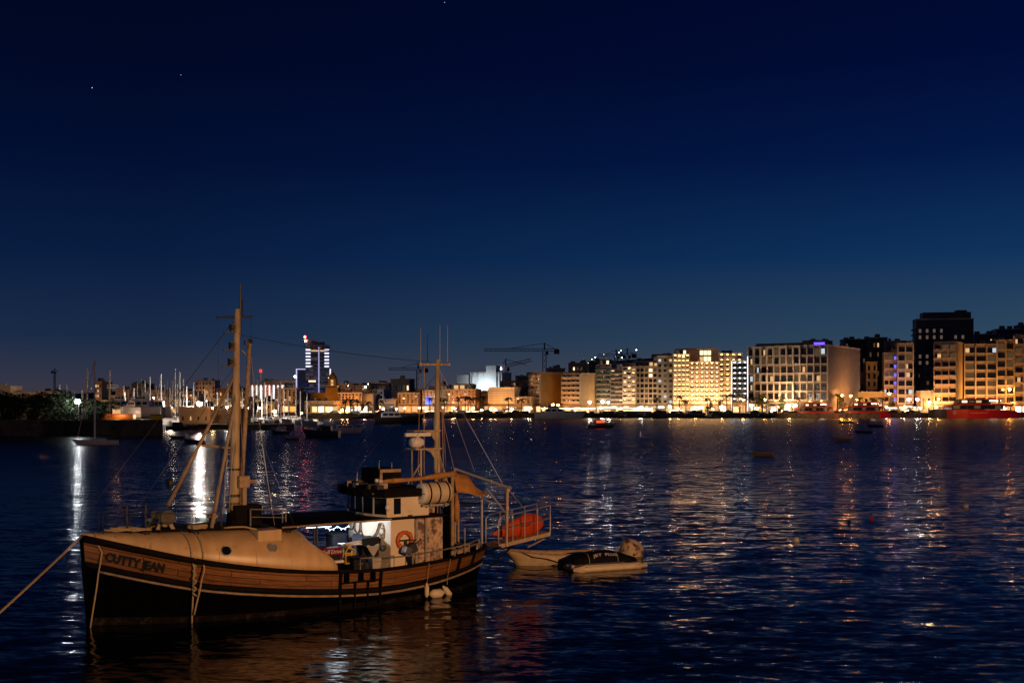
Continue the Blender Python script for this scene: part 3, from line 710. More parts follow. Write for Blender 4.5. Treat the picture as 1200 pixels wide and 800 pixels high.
# outboard motor clamped on the port side
q = pb(480, 647, -2.0)
ob = on_boat('outboard_motor', (q.x, -2.0, q.z), 'dark outboard motor with a steel grey cowl clamped up below the life ring', 'motor')
m = MB(); m.box((-.14, 0, .05), (.36, .30, .30), Matrix.Rotation(.35, 4, 'Y')); m.build('cowl', mat('grey_cowl', (.20, .23, .27), .25, .6), ob, bevel=.06)
m = MB(); m.box((.18, 0, .1), (.28, .26, .34), Matrix.Rotation(-.4, 4, 'Y')); m.tube([(.05, 0, -.1), (.2, 0, -.55), (.2, 0, -.8)], .09, 8); m.tube([(.1, -.05, .2), (.45, -.1, .5)], .03, 6); m.build('leg', M['darksteel'], ob, bevel=.03)
# canvas over the gallows, and the furled boom
tg = on_boat('tarpaulin', (pb(535, 560, -.3).x, 0, 0), 'ochre canvas tarpaulin draped over the gantry behind the wheelhouse', 'tarpaulin')
ox = pb(535, 560, -.3).x
rings = []
TP = [(533, 553, 556, 578), (540, 554, 553, 577), (546, 555, 554, 577), (552, 560, 560, 578.5), (557, 569, 569, 579.5), (563, 575, 576, 581), (570, 576, 578, 580)]
for i, (X, yt, ym, yb) in enumerate(TP):
    r = []
    for y_, yy, ph in ((.7, yb - 3, 0), (.45, yt + 1, 1), (.0, yt, 2), (-.4, yt + 2, 3), (-.62, (yt + yb) / 2, 4), (-.72, yb, 5)):
        p = pb(X, yy, y_); r.append((p.x - ox + .06 * math.sin(i * 2.1 + ph * 1.7), y_ + .07 * math.sin(i * 1.3 + ph * 2.3), p.z + .03 * math.sin(i * 2.7 + ph)))
    rings.append(r)
m = MB(); m.loft(rings, False, False); c = m.build('canvas', M['tarp'], tg, True); sd = c.modifiers.new('sub', 'SUBSURF'); sd.levels = sd.render_levels = 2; so = c.modifiers.new('thick', 'SOLIDIFY'); so.thickness = .02
fb = on_boat('furled_boom', (pb(443, 563, -.9).x, -.9, pb(443, 563, -.9).z), 'long spar wrapped in ochre canvas lying along the wheelhouse roof', 'boom')
o_ = pb(443, 563, -.9); pts = [pb(X, Y, -.9) - o_ for X, Y in ((440, 562.5), (448, 564), (462, 563), (478, 562), (497, 560), (515, 557), (534, 555))]
m = MB(); m.tube(pts[1:], [.06, .10, .075, .08, .12, .10], 10); m.build('wrapped_sail', M['tarp'], fb, True)
m = MB(); m.tube(pts[:2], [.07, .065], 10); m.build('boom_end', M['rafthead'], fb, True)
m = MB(); m.tube([pb(437, 579, -1.4) - o_, pb(450, 572, -1.2) - o_], .05, 7); m.build('prop', M['spar'], fb)
pd = on_boat('hanging_rags', (pb(535, 590, -.6).x, -.6, pb(535, 590, -.6).z), 'brown sack hanging from the gallows posts under the canvas', 'sack')
m = MB(); m.lathe([(.03, -.75), (.11, -.6), (.13, -.2), (.1, .1), (.06, .3), (.03, .45)], 9); m.build('cloth', M['tarp'], pd, True)
# clutter of the working deck
def at_deck(X, Y, y): 
    q = pb(X, Y, y); return q
q = pb(386, 648, -1.2)
bn = on_boat('red_banner', (q.x, -1.2, q.z), 'dark red banner board with white and blue lettering beside the whaleback', 'banner', .05)
m = MB(); m.lathe([(.05, -.42), (.23, -.40), (.24, -.1), (.24, .30), (.235, .42), (.05, .44)], 20, axis='X'); rb = m.build('roll', M['red'], bn, True)
m = MB(); m.bx(-.42, .30, -.255, -.235, -.22, -.03); m.build('blue_panel', M['navy'], bn)
tm = text_mesh('Self Drive', .20, 'lettering', M['rafthead'], shear=.15, extrude=.004)
for v in tm.vertices: v.co = (v.co.x - .42, -.262 - v.co.z + .14 * max(0, v.co.y - .0) ** 2, v.co.y + .02)
put(tm, 'lettering', bn)
m = MB(); m.bx(-.5, .45, -.27, .2, -.34, -.25); m.build('base_board', M['rafthead'], bn)
q = pb(408, 650, -1.3)
yf = on_boat('yellow_crate_frame', (q.x, -1.3, q.z), 'bright yellow tubular pump frame standing next to the red banner', 'pump')
m = MB()
for y in (-.16, .16):
    m.tube([(-.17, y, -.28), (-.19, y, .12), (-.05, y, .33), (.2, y, .18), (.19, y, -.26), (-.17, y, -.28)], .036, 7)
    m.tube([(-.18, y, .02), (.19, y, .05)], .03, 6)
for x, z in ((-.17, -.28), (.19, -.26), (.2, .18), (-.05, .33)): m.tube([(x, -.16, z), (x, .16, z)], .03, 6)
m.build('frame', M['yellow'], yf, True)
m = MB(); m.box((.03, 0, -.14), (.2, .22, .2)); m.ball((-.03, -.1, -.1), .08, 8, 6); m.build('motor', M['darksteel'], yf, bevel=.02)
def simple(name, X, Y, y, dims, mt, label, cat, rz=0, extra=None, bev=.02):
    q = pb(X, Y, y); t = on_boat(name, (q.x, y, q.z), label, cat, rz)
    m = MB(); m.box((0, 0, 0), dims); b = m.build('body', M[mt], t, bevel=bev)
    if extra: extra(t, dims)
    return t
def lid(t, d):
    m = MB(); m.box((0, 0, d[2] / 2 + .03), (d[0] + .05, d[1] + .05, .06)); m.build('lid', M['navy'], t, bevel=.01)
    m = MB(); m.tube([(-.1, -d[1] / 2 - .03, .02), (.1, -d[1] / 2 - .03, .02)], .015, 6); m.build('handle', M['steel'], t)
simple('storage_box', 429, 644, -.9, (.75, .6, .85), 'navy', 'tall navy blue storage box against the white front of the wheelhouse', 'box', .1, lid)
def legs(t, d):
    for x in (-1, 1):
        m = MB(); m.tube([(x * .2, .2, -.06), (x * .22, .22, -.42)], .02, 6); m.build('leg', M['steel'], t)
        m = MB(); m.tube([(x * .2, -.2, -.06), (x * .22, -.24, -.42)], .02, 6); m.build('leg', M['steel'], t)
    m = MB(); m.box((.25, 0, .26), (.06, .5, .5), Matrix.Rotation(.2, 4, 'Y')); m.build('backrest', M['navy'], t, bevel=.02)
simple('deck_chair', 412, 640, -.4, (.5, .5, .1), 'navy', 'dark folding deck chair in front of the wheelhouse', 'chair', .3, legs)
simple('folded_sheet', 410, 637, -1.0, (.8, .5, .05), 'rafthead', 'white folded sheet spread on the deck gear', 'sheet', -.2, lambda t, d: (lambda m: (m.tube([(-.3, -.25, .03), (0, -.3, .07), (.35, -.27, .1)], .05, 7), m.build('fold', M['rafthead'], t, True)))(MB()))
simple('tool_chest', 418, 660, -1.5, (.55, .45, .42), 'navy', 'low dark tool chest behind the plank bulwark', 'chest', .1, lid)
q = pb(437, 644, -1.6); hb = on_boat('cardboard_sign', (q.x, -1.62, q.z), 'pale V-cut board leaning against the navy storage box', 'board', .05)
m = MB(); m.add([(x, y, z) for y in (-.02, .02) for x, z in ((-.28, .16), (-.2, .2), (-.06, .14), (.06, .14), (.22, .22), (.28, .12), (0, -.26))], [(0, 1, 2, 3, 4, 5, 6), (13, 12, 11, 10, 9, 8, 7)] + [(i, (i + 1) % 7, 7 + (i + 1) % 7, 7 + i) for i in range(7)]); m.build('board', M['cardboard'], hb)
q = pb(439, 660, -1.95); wb2 = on_boat('white_bucket', (q.x, -1.95, q.z), 'square white tub standing just inside the bulwark below the house', 'tub')
m = MB(); m.loft([[(-w, -w, z), (w, -w, z), (w, w, z), (-w, w, z)] for w, z in ((.16, -.25), (.2, .22))]); m.build('tub', M['cardboard'], wb2, bevel=.02)
m = MB(); m.tube([(-.2, -.1, .2), (-.16, -.2, .1), (.16, -.2, .1), (.2, -.1, .2)], .012, 5); m.build('handle', M['steel'], wb2)
q = pb(449, 642, -1.75); bu = on_boat('rope_reel', (q.x, -1.72, q.z), 'small blue block hanging low on the front corner of the wheelhouse', 'block')
m = MB(); m.lathe([(.03, -.06), (.12, -.05), (.08, 0), (.12, .05), (.03, .06)], 14, axis='Y'); m.build('sheave', mat('blue_block', (.05, .10, .16), .5), bu, True)
m = MB(); m.tube([(0, 0, .1), (0, 0, .25)], .02, 6); m.build('hook', M['steel'], bu)
q = pb(397, 640, .6)
simple('fuel_drum', 394, 640, .8, (.6, .6, .9), 'navy', 'dark drum shaped bin at the far side of the working deck', 'bin', 0, lid)
# hoses looped on the white front of the house
def loops(name, label, paths, mt, r, cat):
    q = pb(*paths[0][0]); t = on_boat(name, q, label, cat)
    for pth in paths:
        m = MB(); pts = [Vector(pb(*p)) - q for p in pth]
        sm_ = []
        for i in range(len(pts) - 1):
            a0, a1, a2, a3 = pts[max(i - 1, 0)], pts[i], pts[i + 1], pts[min(i + 2, len(pts) - 1)]
            for k in range(5):
                u = k / 5; sm_.append(.5 * ((2 * a1) + (a2 - a0) * u + (2 * a0 - 5 * a1 + 4 * a2 - a3) * u * u + (3 * a1 - a0 - 3 * a2 + a3) * u ** 3))
        sm_.append(pts[-1]); m.tube(sm_, r, 6); m.build('loop', M[mt], t, True)
    return t
def FX(X, Y):                          # front face of the lower house, px -> local
    best = None
    for i in range(70):
        y = -1.7 + .05 * i; xf = c0 - .32 + (0 if abs(y) < .6 else (abs(y) - .6) / 1.1 * .32)
        q = pb(X, Y, y); d_ = abs(q.x - xf + .05)
        if best is None or d_ < best[0]: best = (d_, y)
    return (X, Y, best[1])
loops('hose', 'brown hose hanging in wide loops across the white wheelhouse front', [[FX(422, 611), FX(424, 625), FX(432, 631), FX(440, 625), FX(444, 613)], [FX(415, 611), FX(416, 621), FX(420, 624), FX(422, 612)]], 'redhose', .028, 'hose')
loops('rope_coil', 'tangled coil of brown rope hanging near the corner of the wheelhouse front', [[FX(445, 612), FX(443, 622), FX(447, 632), FX(444, 642)], [FX(446, 612), FX(450, 622), FX(445, 628), FX(449, 634), FX(446, 640)], [FX(444, 618), FX(449, 620), FX(449, 630), FX(443, 628)]], 'rope', .022, 'rope')
loops('cable', 'thin black cable sagging under the awning beside the wheelhouse front', [[FX(405, 613), FX(408, 619), FX(413, 619), FX(416, 612)]], 'darksteel', .018, 'cable')
# fenders at the stern quarter
def fender(X, Y, L_, r, rot, label):
    y = -2.25
    for _ in range(8):
        q = pb(X, Y, y); y = -(half(q.x, .5) + r + .05)
    t = thing('fender', tw(q.x, q.y, q.z), 0, label, 'fender', rot=(0, rot, TH))
    m = MB(); m.lathe([(.02, -L_ / 2 - .05), (r * .55, -L_ / 2), (r, -L_ / 2 + r * .6), (r, L_ / 2 - r * .6), (r * .55, L_ / 2), (.05, L_ / 2 + .06), (.02, L_ / 2 + .1)], 14); m.build('bladder', M['fender'], t, True)
    return t, q
fs = [fender(500, 692, .42, .09, 0, 'slim cream fender hanging upright, first of three at the trawler waterline'), fender(511.5, 695, .55, .17, R(90), 'fat cream fender floating on its side between two slim ones'), fender(524, 693, .45, .12, R(-40), 'tilted cream fender at the right of the three at the waterline')]
for (t, q), lab in zip((fs[0], fs[2]), ('thin line holding the upright fender', 'thin line holding the tilted fender')):
    m = MB(); z_ = q.z + .28
    m.tube([Vector((q.x, -(half(q.x, Zt(q.x)) + .1), Zt(q.x))), Vector((q.x, q.y - .02, Zb(q.x) - .1)), Vector((q.x, q.y, z_))], .012, 5)
    me = m.mesh('fender_line', M['rope']); o = put(me, 'fender_line', None, loc=TB, rz=TH); tag(o, lab + ' on the trawler side', 'line')
# mooring and hanging ropes
def rope(name, label, pts, r=.03, mt='rope', cat='rope', parts=None):
    o = Vector(pts[0]); m = MB(); m.tube([Vector(p) - o for p in pts], r, 7)
    return tag(m.build(name, M[mt], None, True, loc=o), label, cat)
b0 = tw(-.15, -.15, 3.0)
pts = []
for k in range(25):
    u = k / 24; p = b0.lerp(Vector((-12.6, 14.5, -.3)), u); p.z -= .35 * 4 * u * (1 - u) * .6; pts.append(p)
rope('mooring_line', 'thick mooring line running from the trawler bow down to the left edge of the picture', pts, .036)
def over(t, dx, zend, a0=1.25, o=.035, base=.16):
    pts = []
    for k in range(12):
        a = a0 * (1 - k / 11); w_ = wb(t + dx * .1 * k / 11, a); n_ = Vector((0, -math.cos(a), math.sin(a) * .8)); pts.append(tw(*(w_ + n_ * o)))
    for k in range(1, 9):
        z = Zt(t) + (zend - Zt(t)) * k / 8; pts.append(tw(t + dx * (.1 + .9 * k / 8) , -(half(t, max(z, 0)) + max(base - .08, .13) + .05 * (k > 3)), z))
    return pts
t3 = pb(226, 650, -1.8).x
rope('hanging_rope', 'left one of the two ropes hanging over the whaleback amidships, reaching the water', over(t3, .05, -.1), .03)
rope('hanging_rope', 'right one of the two ropes hanging over the whaleback amidships, looping back at the planks', over(t3 + .38, -.32, .3), .03)
rope('hanging_rope', 'short rope lashed around the pair of ropes on the plank bulwark', [tw(t3 + .03 + .06 * math.sin(k * 1.3), -(half(t3, 1.5) + .2 + .03 * math.cos(k * 1.3)), 2.2 - k * .05) for k in range(26)], .03)
t1 = pb(126, 640, -.8).x
rope('hanging_rope', 'single rope hanging from the bow across the painted name to the water', over(t1, -.45, -.1, 1.2), .026)
rope('anchor_line', 'thin line slanting into the water just left of the trawler stem', [tw(-.3, .2, 2.7), tw(-.9, .5, 1.0), tw(-1.2, .7, -.1)], .010, 'tar')
def coil(X, Y, y, label, n=3, r0=.32):
    q = pb(X, Y, y); q.z = Zc(q.x) + .05; t = on_boat('rope_coil', q, label, 'rope')
    m = MB(); random.seed(int(X)); pts = []
    for k in range(n * 14):
        a = k * 2 * math.pi / 14; rr2 = r0 * (1 + .25 * math.sin(k * .7)) ; pts.append((rr2 * 1.4 * math.cos(a), rr2 * .8 * math.sin(a), .02 + .002 * k + .015 * math.sin(k * 1.9)))
    m.tube(pts, .032, 6); m.build('turns', M['rope'], t, True)
coil(142, 616, -.35, 'loose coil of pale rope heaped on the bow of the whaleback')
coil(163, 617, -.6, 'flat tangle of rope lying between the bow stanchions', 2, .28)
coil(232, 614, -1.0, 'rope coil hung at the top of the two hanging ropes', 4, .2)
q = pb(272, 614, -1.2); q.z = Zc(q.x) + .02
tt = on_boat('rope_coil', q, 'pale rope end lying aft of the mast toward the hatch casing', 'rope')
m = MB(); m.tube([(-.3, 0, .05), (0, -.05, .06), (.4, -.1, .05), (.8, -.3, -.06)], .035, 6); m.build('rope_end', M['rope'], tt, True)

# ------------------------------------------------------------------ floating things near the trawler
def hull_rings(L, B, D, T, bow=.35, stern=.8, n=14):
    """open boat: bow at x=0, stern at x=L; z from -T to D"""
    rings = []
    for i in range(n + 1):
        u = i / n; w_ = (min(1, (u / .55)) ** .6 if u < .55 else 1 - (1 - stern) * ((u - .55) / .45) ** 2)
        sh = D * (1 + .45 * max(0, 1 - u / .6) ** 2); xr = lambda z: -bow * max(0, 1 - u / .5) * max(0, z) / D
        hw = max(.02, B / 2 * w_); kz = -T * (1 - .7 * max(0, 1 - u / .3) ** 2)
        pr = [(1.0, sh), (.97, sh * .5), (.86, 0.0), (.6, kz * .7), (0, kz), (-.6, kz * .7), (-.86, 0), (-.97, sh * .5), (-1.0, sh)]
        rings.append([(u * L + xr(z), y * hw, z) for y, z in pr])
    return rings
def open_boat(name, label, X, Y, yaw, L, B, D, hullmat, cat='boat', inside='deck', extra=None, group=None):
    Yd = HC * FPX / (Y - HZ); o = px(X, Y, Yd); t = thing(name, (o.x, o.y, 0), yaw, label, cat, group)
    m = MB(); r = hull_rings(L, B, D, .25); m.loft(r, False, False)
    m.add([r[-1][k] for k in range(9)], [tuple(range(9))]); hb_ = m.build('hull', M[hullmat], t, True)
    sd = hb_.modifiers.new('skin', 'SOLIDIFY'); sd.thickness = .05; sd.offset = 0
    m = MB()
    for s_ in (0, 8): m.tube([Vector(q[s_]) for q in r], .04, 6)
    m.tube([r[-1][0], r[-1][8]], .04, 6); m.build('gunwale', M['spar'], t)
    m = MB(); fl = [(q[1], q[7]) for q in r]; m.loft([[(a[0], a[1] * .93, .05), (b[0], b[1] * .93, .05)] for a, b in fl[2:]], False, False); m.build('floor', M[inside], t)
    for u in (.4, .7):
        i = int(u * 14); a, b = r[i][0], r[i][8]; m = MB(); m.bx(a[0] - .12, a[0] + .12, b[1] * .95, a[1] * .95, D * .55, D * .55 + .05); m.build('thwart', M['spar'], t)
    if extra: extra(t)
    return t
M['skiff'] = mat('cream_skiff', (.55, .44, .30), .5, noise=.2, nscale=3)
sk = open_boat('rowing_skiff', 'cream open skiff with a dark line over its bow trailing behind the trawler stern', 604, 662, R(12), 3.7, 1.3, .50, 'skiff')
m = MB(); m.tube([(-.1, -.1, .66), (.25, -.33, .60), (.7, -.56, .42), (1.3, -.68, .34), (2.0, -.72, .12)], .022, 6); m.build('bow_line', M['tar'], sk)
for y_ in (-.22, .18): m = MB(); m.tube([(.7, y_, .36), (3.2, y_ * 1.3, .40)], .028, 6); m.bx(3.1, 3.5, y_ * 1.3 - .07, y_ * 1.3 + .07, .385, .41); m.build('oar', M['spar'], sk)
# covered inflatable tender on a float
Yd = HC * FPX / (668 - HZ); o = px(673, 667, Yd)
tn = thing('covered_tender', (o.x, o.y, 0), R(24), 'small tender under a dark cover with white letters, riding on a pale float', 'boat')
m = MB()
for y in (-.62, .62):
    m.tube([(-.2, y * .6, .12), (.3, y, .12), (2.6, y, .12), (3.3, y * .9, .12)], [.10, .14, .14, .10], 10)
m.build('float_tube', M['fender'], tn, True)
m = MB(); m.loft([[(-.3, -.5, .02), (-.3, .5, .02), (-.3, .5, .16), (-.3, -.5, .16)], [(.2, -.66, -.05), (.2, .66, -.05), (.2, .66, .30), (.2, -.66, .30)], [(3.0, -.66, -.05), (3.0, .66, -.05), (3.0, .66, .27), (3.0, -.66, .27)]]); m.build('float_deck', M['skiff'], tn, bevel=.03)
m = MB(); rings = []
for i in range(13):
    u = i / 12; w_ = .52 * min(1, (u / .25 + .25)) * (1 if u < .8 else 1 - (u - .8) * 1.6); hgt = .26 + .42 * math.sin(math.pi * min(1, u * .85 + .12)) ** 1.2
    rings.append([(-.05 + u * 3.0, -w_ * math.copysign(abs(math.cos(a)) ** .6, math.cos(a)), .16 + hgt * abs(math.sin(a)) ** .7) for a in [math.pi * k / 12 for k in range(13)]])
m.loft(rings, False, False); m.add([rings[-1][k] for k in range(13)], [tuple(range(13))]); m.add([rings[0][k] for k in range(13)], [tuple(range(13))])
M['cover'] = mat('black_cover', (.004, .005, .009), .75, noise=.4, nscale=5, bump=.6, spec=.15)
cv = m.build('cover', M['cover'], tn, True)
m = MB(); m.loft([[(x, -.545 * k, .34), (x, -.56 * k, .2)] for x, k in ((.25, .99), (1.2, 1), (2.2, 1))], False, False); m.build('blue_band', mat('blue_band', (.025, .05, .13), .5), tn)
def cov(x, f):                        # point of the cover's near side
    i = min(11.999, max(0, (x + .05) / 3.0 * 12)); k = int(i); a = f * math.pi
    def P_(j): 
        u = j / 12; w_ = .52 * min(1, (u / .25 + .25)) * (1 if u < .8 else 1 - (u - .8) * 1.6); hg = .26 + .42 * math.sin(math.pi * min(1, u * .85 + .12)) ** 1.2
        return Vector((-.05 + u * 3.0, -w_ * abs(math.cos(a)) ** .6, .16 + hg * abs(math.sin(a)) ** .7))
    return P_(k).lerp(P_(k + 1), i - k)
for xs_ in (.5, 1.9):
    m = MB(); m.tube([cov(xs_, .02 + .46 * k / 10) + Vector((0, -.012, .01)) for k in range(11)], .014, 5); m.build('lashing', M['rope'], tn)
m = MB(); m.tube([Vector((.2 + .35 * k, -.70 - .015 * (k % 2), .22 - .07 * (k % 2))) for k in range(9)], .018, 5); m.build('grab_rope', M['rope'], tn)
m = MB(); m.box((-.22, -.1, .22), (.16, .5, .14)); m.tube([(-.3, 0, .2), (-.42, 0, .3)], .03, 6); m.build('bow_fitting', M['steel'], tn, bevel=.02)
for body, sz, xx, f0 in (('JET', .30, .72, .20), ('PLUS', .28, 1.28, .20)):
    tm = text_mesh(body, sz, 'lettering', M['rafthead'], extrude=.003)
    for v in tm.vertices:
        p = cov(xx + v.co.x, f0 + v.co.y * .45); v.co = p + Vector((0, -.012 - v.co.z, .008))
    put(tm, 'lettering', cv)
rope('tow_line', 'dark line from the trawler stern to the covered tender and skiff', [tw(15.6, -.4, 1.2)] + [tw(15.6, -.4, 1.2).lerp(Vector((o.x - .1, o.y, .35)), k / 8) - Vector((0, 0, .5 * 4 * k / 8 * (1 - k / 8))) for k in range(1, 9)], .016, 'tar')
# mooring buoy
def buoy(name, label, X, Y, r, mt, sc=(1, 1, 1)):
    Yd = HC * FPX / (Y - HZ); o = px(X, Y, Yd); t = thing(name, (o.x, o.y, 0), 0, label, 'buoy')
    m = MB(); m.ball((0, 0, r * .45), r, 18, 12, sc); m.build('float', M[mt], t, True)
    m = MB(); m.tube([(0, 0, r * 1.4), (0, 0, r * 1.6)], r * .14, 8); m.build('eye', M['darksteel'], t)
    return t
M['buoy'] = mat('rusty_white_buoy', (.62, .50, .36), .65, noise=.1, nscale=3, wear=(.06, .016, .01), wscale=2.6, wamt=.47)
M['bw'] = mat('white_buoy', (.62, .58, .5), .5, noise=.1); M['br'] = mat('red_buoy', (.30, .02, .02), .5, noise=.2)
Yd = HC * FPX / (650 - HZ); o = px(741, 650, Yd)
mbq = thing('mooring_buoy', (o.x, o.y, 0), 0, 'large white mooring buoy streaked with rust behind the covered tender', 'buoy')
mm = MB(); mm.lathe([(.3, -.3), (.55, -.1), (.62, .12), (.58, .35), (.42, .62), (.2, .80), (.06, .86)], 22); me = mm.mesh('float', M['buoy'], True); me.transform(Matrix.Rotation(R(-22), 4, 'Y') @ Matrix.Rotation(R(15), 4, 'X')); put(me, 'float', mbq)
m = MB(); m.tube([(-.35, 0, .8), (-.5, 0, .95), (-.42, .05, .75)], .04, 6); m.build('shackle', M['darksteel'], mbq)
buoy('pick_up_buoy', 'small white ball buoy in the open water, the nearer of the two white ones', 933, 634, .16, 'bw')
buoy('pick_up_buoy', 'small dark red ball buoy floating alone in the open water', 1021, 609, .16, 'br')
buoy('pick_up_buoy', 'white ball buoy at the far right, the farther of the two white ones', 1132, 594, .17, 'bw')
buoy('pick_up_buoy', 'tiny dark buoy in the water left of the dark red buoy', 995, 611, .10, 'tar')
M['brown'] = mat('weathered_boat', (.24, .15, .06), .6, noise=.3, nscale=3)
M['dkboat'] = mat('dark_boat', (.02, .022, .03), .5, noise=.3)
open_boat('moored_dinghy', 'small brown dinghy moored alone in the open water right of centre', 884, 534, R(-4), 2.5, 1.3, .42, 'brown')
open_boat('moored_dinghy', 'brown dinghy moored farther out than the lone one near the red ferries', 980, 516.5, R(2), 2.5, 1.3, .5, 'brown')
open_boat('moored_dinghy', 'dark low dinghy, left one of the pair off the red ferries', 1003, 507, R(6), 3.6, 1.4, .45, 'dkboat')
open_boat('moored_dinghy', 'dark low dinghy, right one of the pair off the red ferries', 1018, 500, R(8), 3.8, 1.4, .5, 'dkboat')
open_boat('moored_dinghy', 'dark dinghy closest to the red ferries in the reflected lights', 984, 495.5, R(3), 4.2, 1.5, .5, 'dkboat')
open_boat('moored_dinghy', 'dark dinghy moored in front of the marina below the lit stone building', 218, 518.5, R(-5), 3.2, 1.4, .5, 'dkboat')
open_boat('moored_dinghy', 'little dark dinghy to the left of the bright lamp reflection', 201, 513.5, R(5), 2.4, 1.2, .4, 'dkboat')
open_boat('moored_dinghy', 'dark dinghy moored right of the foremast against the pink reflections', 334, 515, R(-12), 2.8, 1.3, .4, 'dkboat')
# ------------------------------------------------------------------ far shore: land, hills
M['ground'] = mat('dark_ground', (.035, .032, .028), .9, noise=.4, nscale=.05)
M['quay'] = mat('quay_stone', (.12, .10, .075), .85, noise=.3, nscale=.6, wear=(.04, .045, .03), wscale=.4, wamt=.45)
GZ = 1.5
def shoreY(x):
    return float(np.interp(x, [-900, -160, -125, -60, 0, 90, 180, 420, 900], [310, 300, 410, 436, 452, 452, 470, 478, 520]))
def hillz(x, y):
    k = x / y * FPX + 600
    z = GZ
    def bump(kc, wk, y0, y1, h):
        return h * math.exp(-((k - kc) / wk) ** 2) * min(1, max(0, (y - y0) / (y1 - y0))) ** 1.2
    z += bump(1000, 75, 540, 760, 33) + bump(1180, 110, 520, 720, 30) + bump(770, 75, 520, 760, 30) + bump(690, 60, 540, 800, 20) + bump(430, 140, 560, 1000, 18) + bump(200, 200, 700, 1300, 16) + bump(1400, 150, 520, 800, 30)
    return z
xs = list(range(-900, 901, 20)); m = MB(); rows = []
ys = [0, 6, 20, 50, 90, 130, 180, 240, 310, 400, 520, 700, 1000, 1600, 3500]
vs = []; fs = []
for dy in ys:
    for x in xs:
        sc_ = 1 + dy / 480 * .9; X = x * sc_; Y = shoreY(x) + dy; vs.append((X, Y, hillz(X, Y)))
n = len(xs)
for j in range(len(ys) - 1):
    for i in range(n - 1): fs.append((j * n + i, j * n + i + 1, (j + 1) * n + i + 1, (j + 1) * n + i))
m.add(vs, fs); tag(m.build('far_shore_ground', M['ground'], None, True), kind='structure')
m = MB(); m.loft([[(x, shoreY(x) - .5, -2), (x, shoreY(x) - .5, GZ + .25), (x, shoreY(x) + .6, GZ + .25), (x, shoreY(x) + .6, -2)] for x in xs])
tag(m.build('quay_wall', M['quay']), 'long low stone quay wall along the whole lit waterfront', 'quay wall')

# ------------------------------------------------------------------ building kit
WM = {
    'dark': mat('dark_window', (.012, .014, .02), .12, spec=.6),
    'dim': emit('curtained_window', (1, .58, .26), .07, False),
    'warm': emit('warm_lit_window', (1, .60, .27), .75, False),
    'bright': emit('bright_lit_window', (1, .76, .45), 1.7, False),
    'cool': emit('cool_lit_window', (.75, .9, 1), .7, False),
    'teal': mat('teal_glass', (.05, .10, .10), .1, spec=.6),
    'blue': emit('blue_lit_window', (.16, .14, 1), 1.5, False),
}
SHOP = emit('lit_shopfront', (1, .62, .28), 1.5)
SHOPO = emit('orange_lit_shopfront', (1, .36, .08), 1.4)
SHOPW = emit('white_lit_shopfront', (1, .88, .70), 3.6)
SOFFIT = emit('soffit_lamp', (1, .52, .20), 19)
SOFFITW = emit('white_soffit_lamp', (.9, .95, 1), 16)
WALL = {
    'stone': mat('limestone', (.44, .34, .22), .85, noise=.14, nscale=.35),
    'tan': mat('tan_render', (.42, .30, .17), .85, noise=.12, nscale=.3),
    'pink': mat('pinkish_render', (.46, .31, .21), .85, noise=.12, nscale=.3),
    'grey': mat('grey_render', (.24, .23, .22), .85, noise=.12, nscale=.3),
    'pale': mat('pale_render', (.58, .55, .50), .8, noise=.1, nscale=.3),
    'bluegrey': mat('blue_grey_glazing', (.09, .11, .17), .3, noise=.15, nscale=.3),
    'dark': mat('charcoal_cladding', (.022, .026, .032), .4, noise=.15, nscale=.3),
    'ochre': mat('ochre_render', (.46, .27, .07), .9, noise=.14, nscale=.25),
    'white': mat('white_render', (.75, .76, .76), .8, noise=.05, nscale=.3),
    'slab': mat('concrete_slab', (.46, .40, .32), .8, noise=.15, nscale=.8),
    'whiteslab': mat('white_slab', (.66, .62, .56), .7, noise=.1, nscale=.8),
}
RAIL = {'glass': mat('balcony_glass', (.05, .07, .07), .15, spec=.6), 'solid': WALL['slab'], 'white': WALL['whiteslab'], 'iron': mat('balcony_iron', (.03, .03, .03), .6)}
_mesh = {}
def cached(key, fn):
    if key not in _mesh: _mesh[key] = fn()
    return _mesh[key]
def boxmesh(name, sx, sy, sz, material):
    key = (name, round(sx, 2), round(sy, 2), round(sz, 2), material.name)
    return cached(key, lambda: MB().box((0, 0, 0), (sx, sy, sz)).mesh(name, material))
BLD = []
rnd = random.Random(11)
def pick(mix):
    r = rnd.random(); a = 0
    for k, p in mix:
        a += p
        if r < a: return k
    return 'dark'
MIX = {'few': [('warm', .05), ('dim', .22), ('bright', .02)], 'some': [('warm', .10), ('dim', .25), ('bright', .03), ('cool', .03)],
       'many': [('warm', .22), ('dim', .30), ('bright', .08), ('cool', .03)], 'none': [], 'hotel': [('dim', .4), ('warm', .12), ('bright', .02)],
       'teal': [('teal', .5), ('dim', .25), ('warm', .1), ('cool', .05)]}
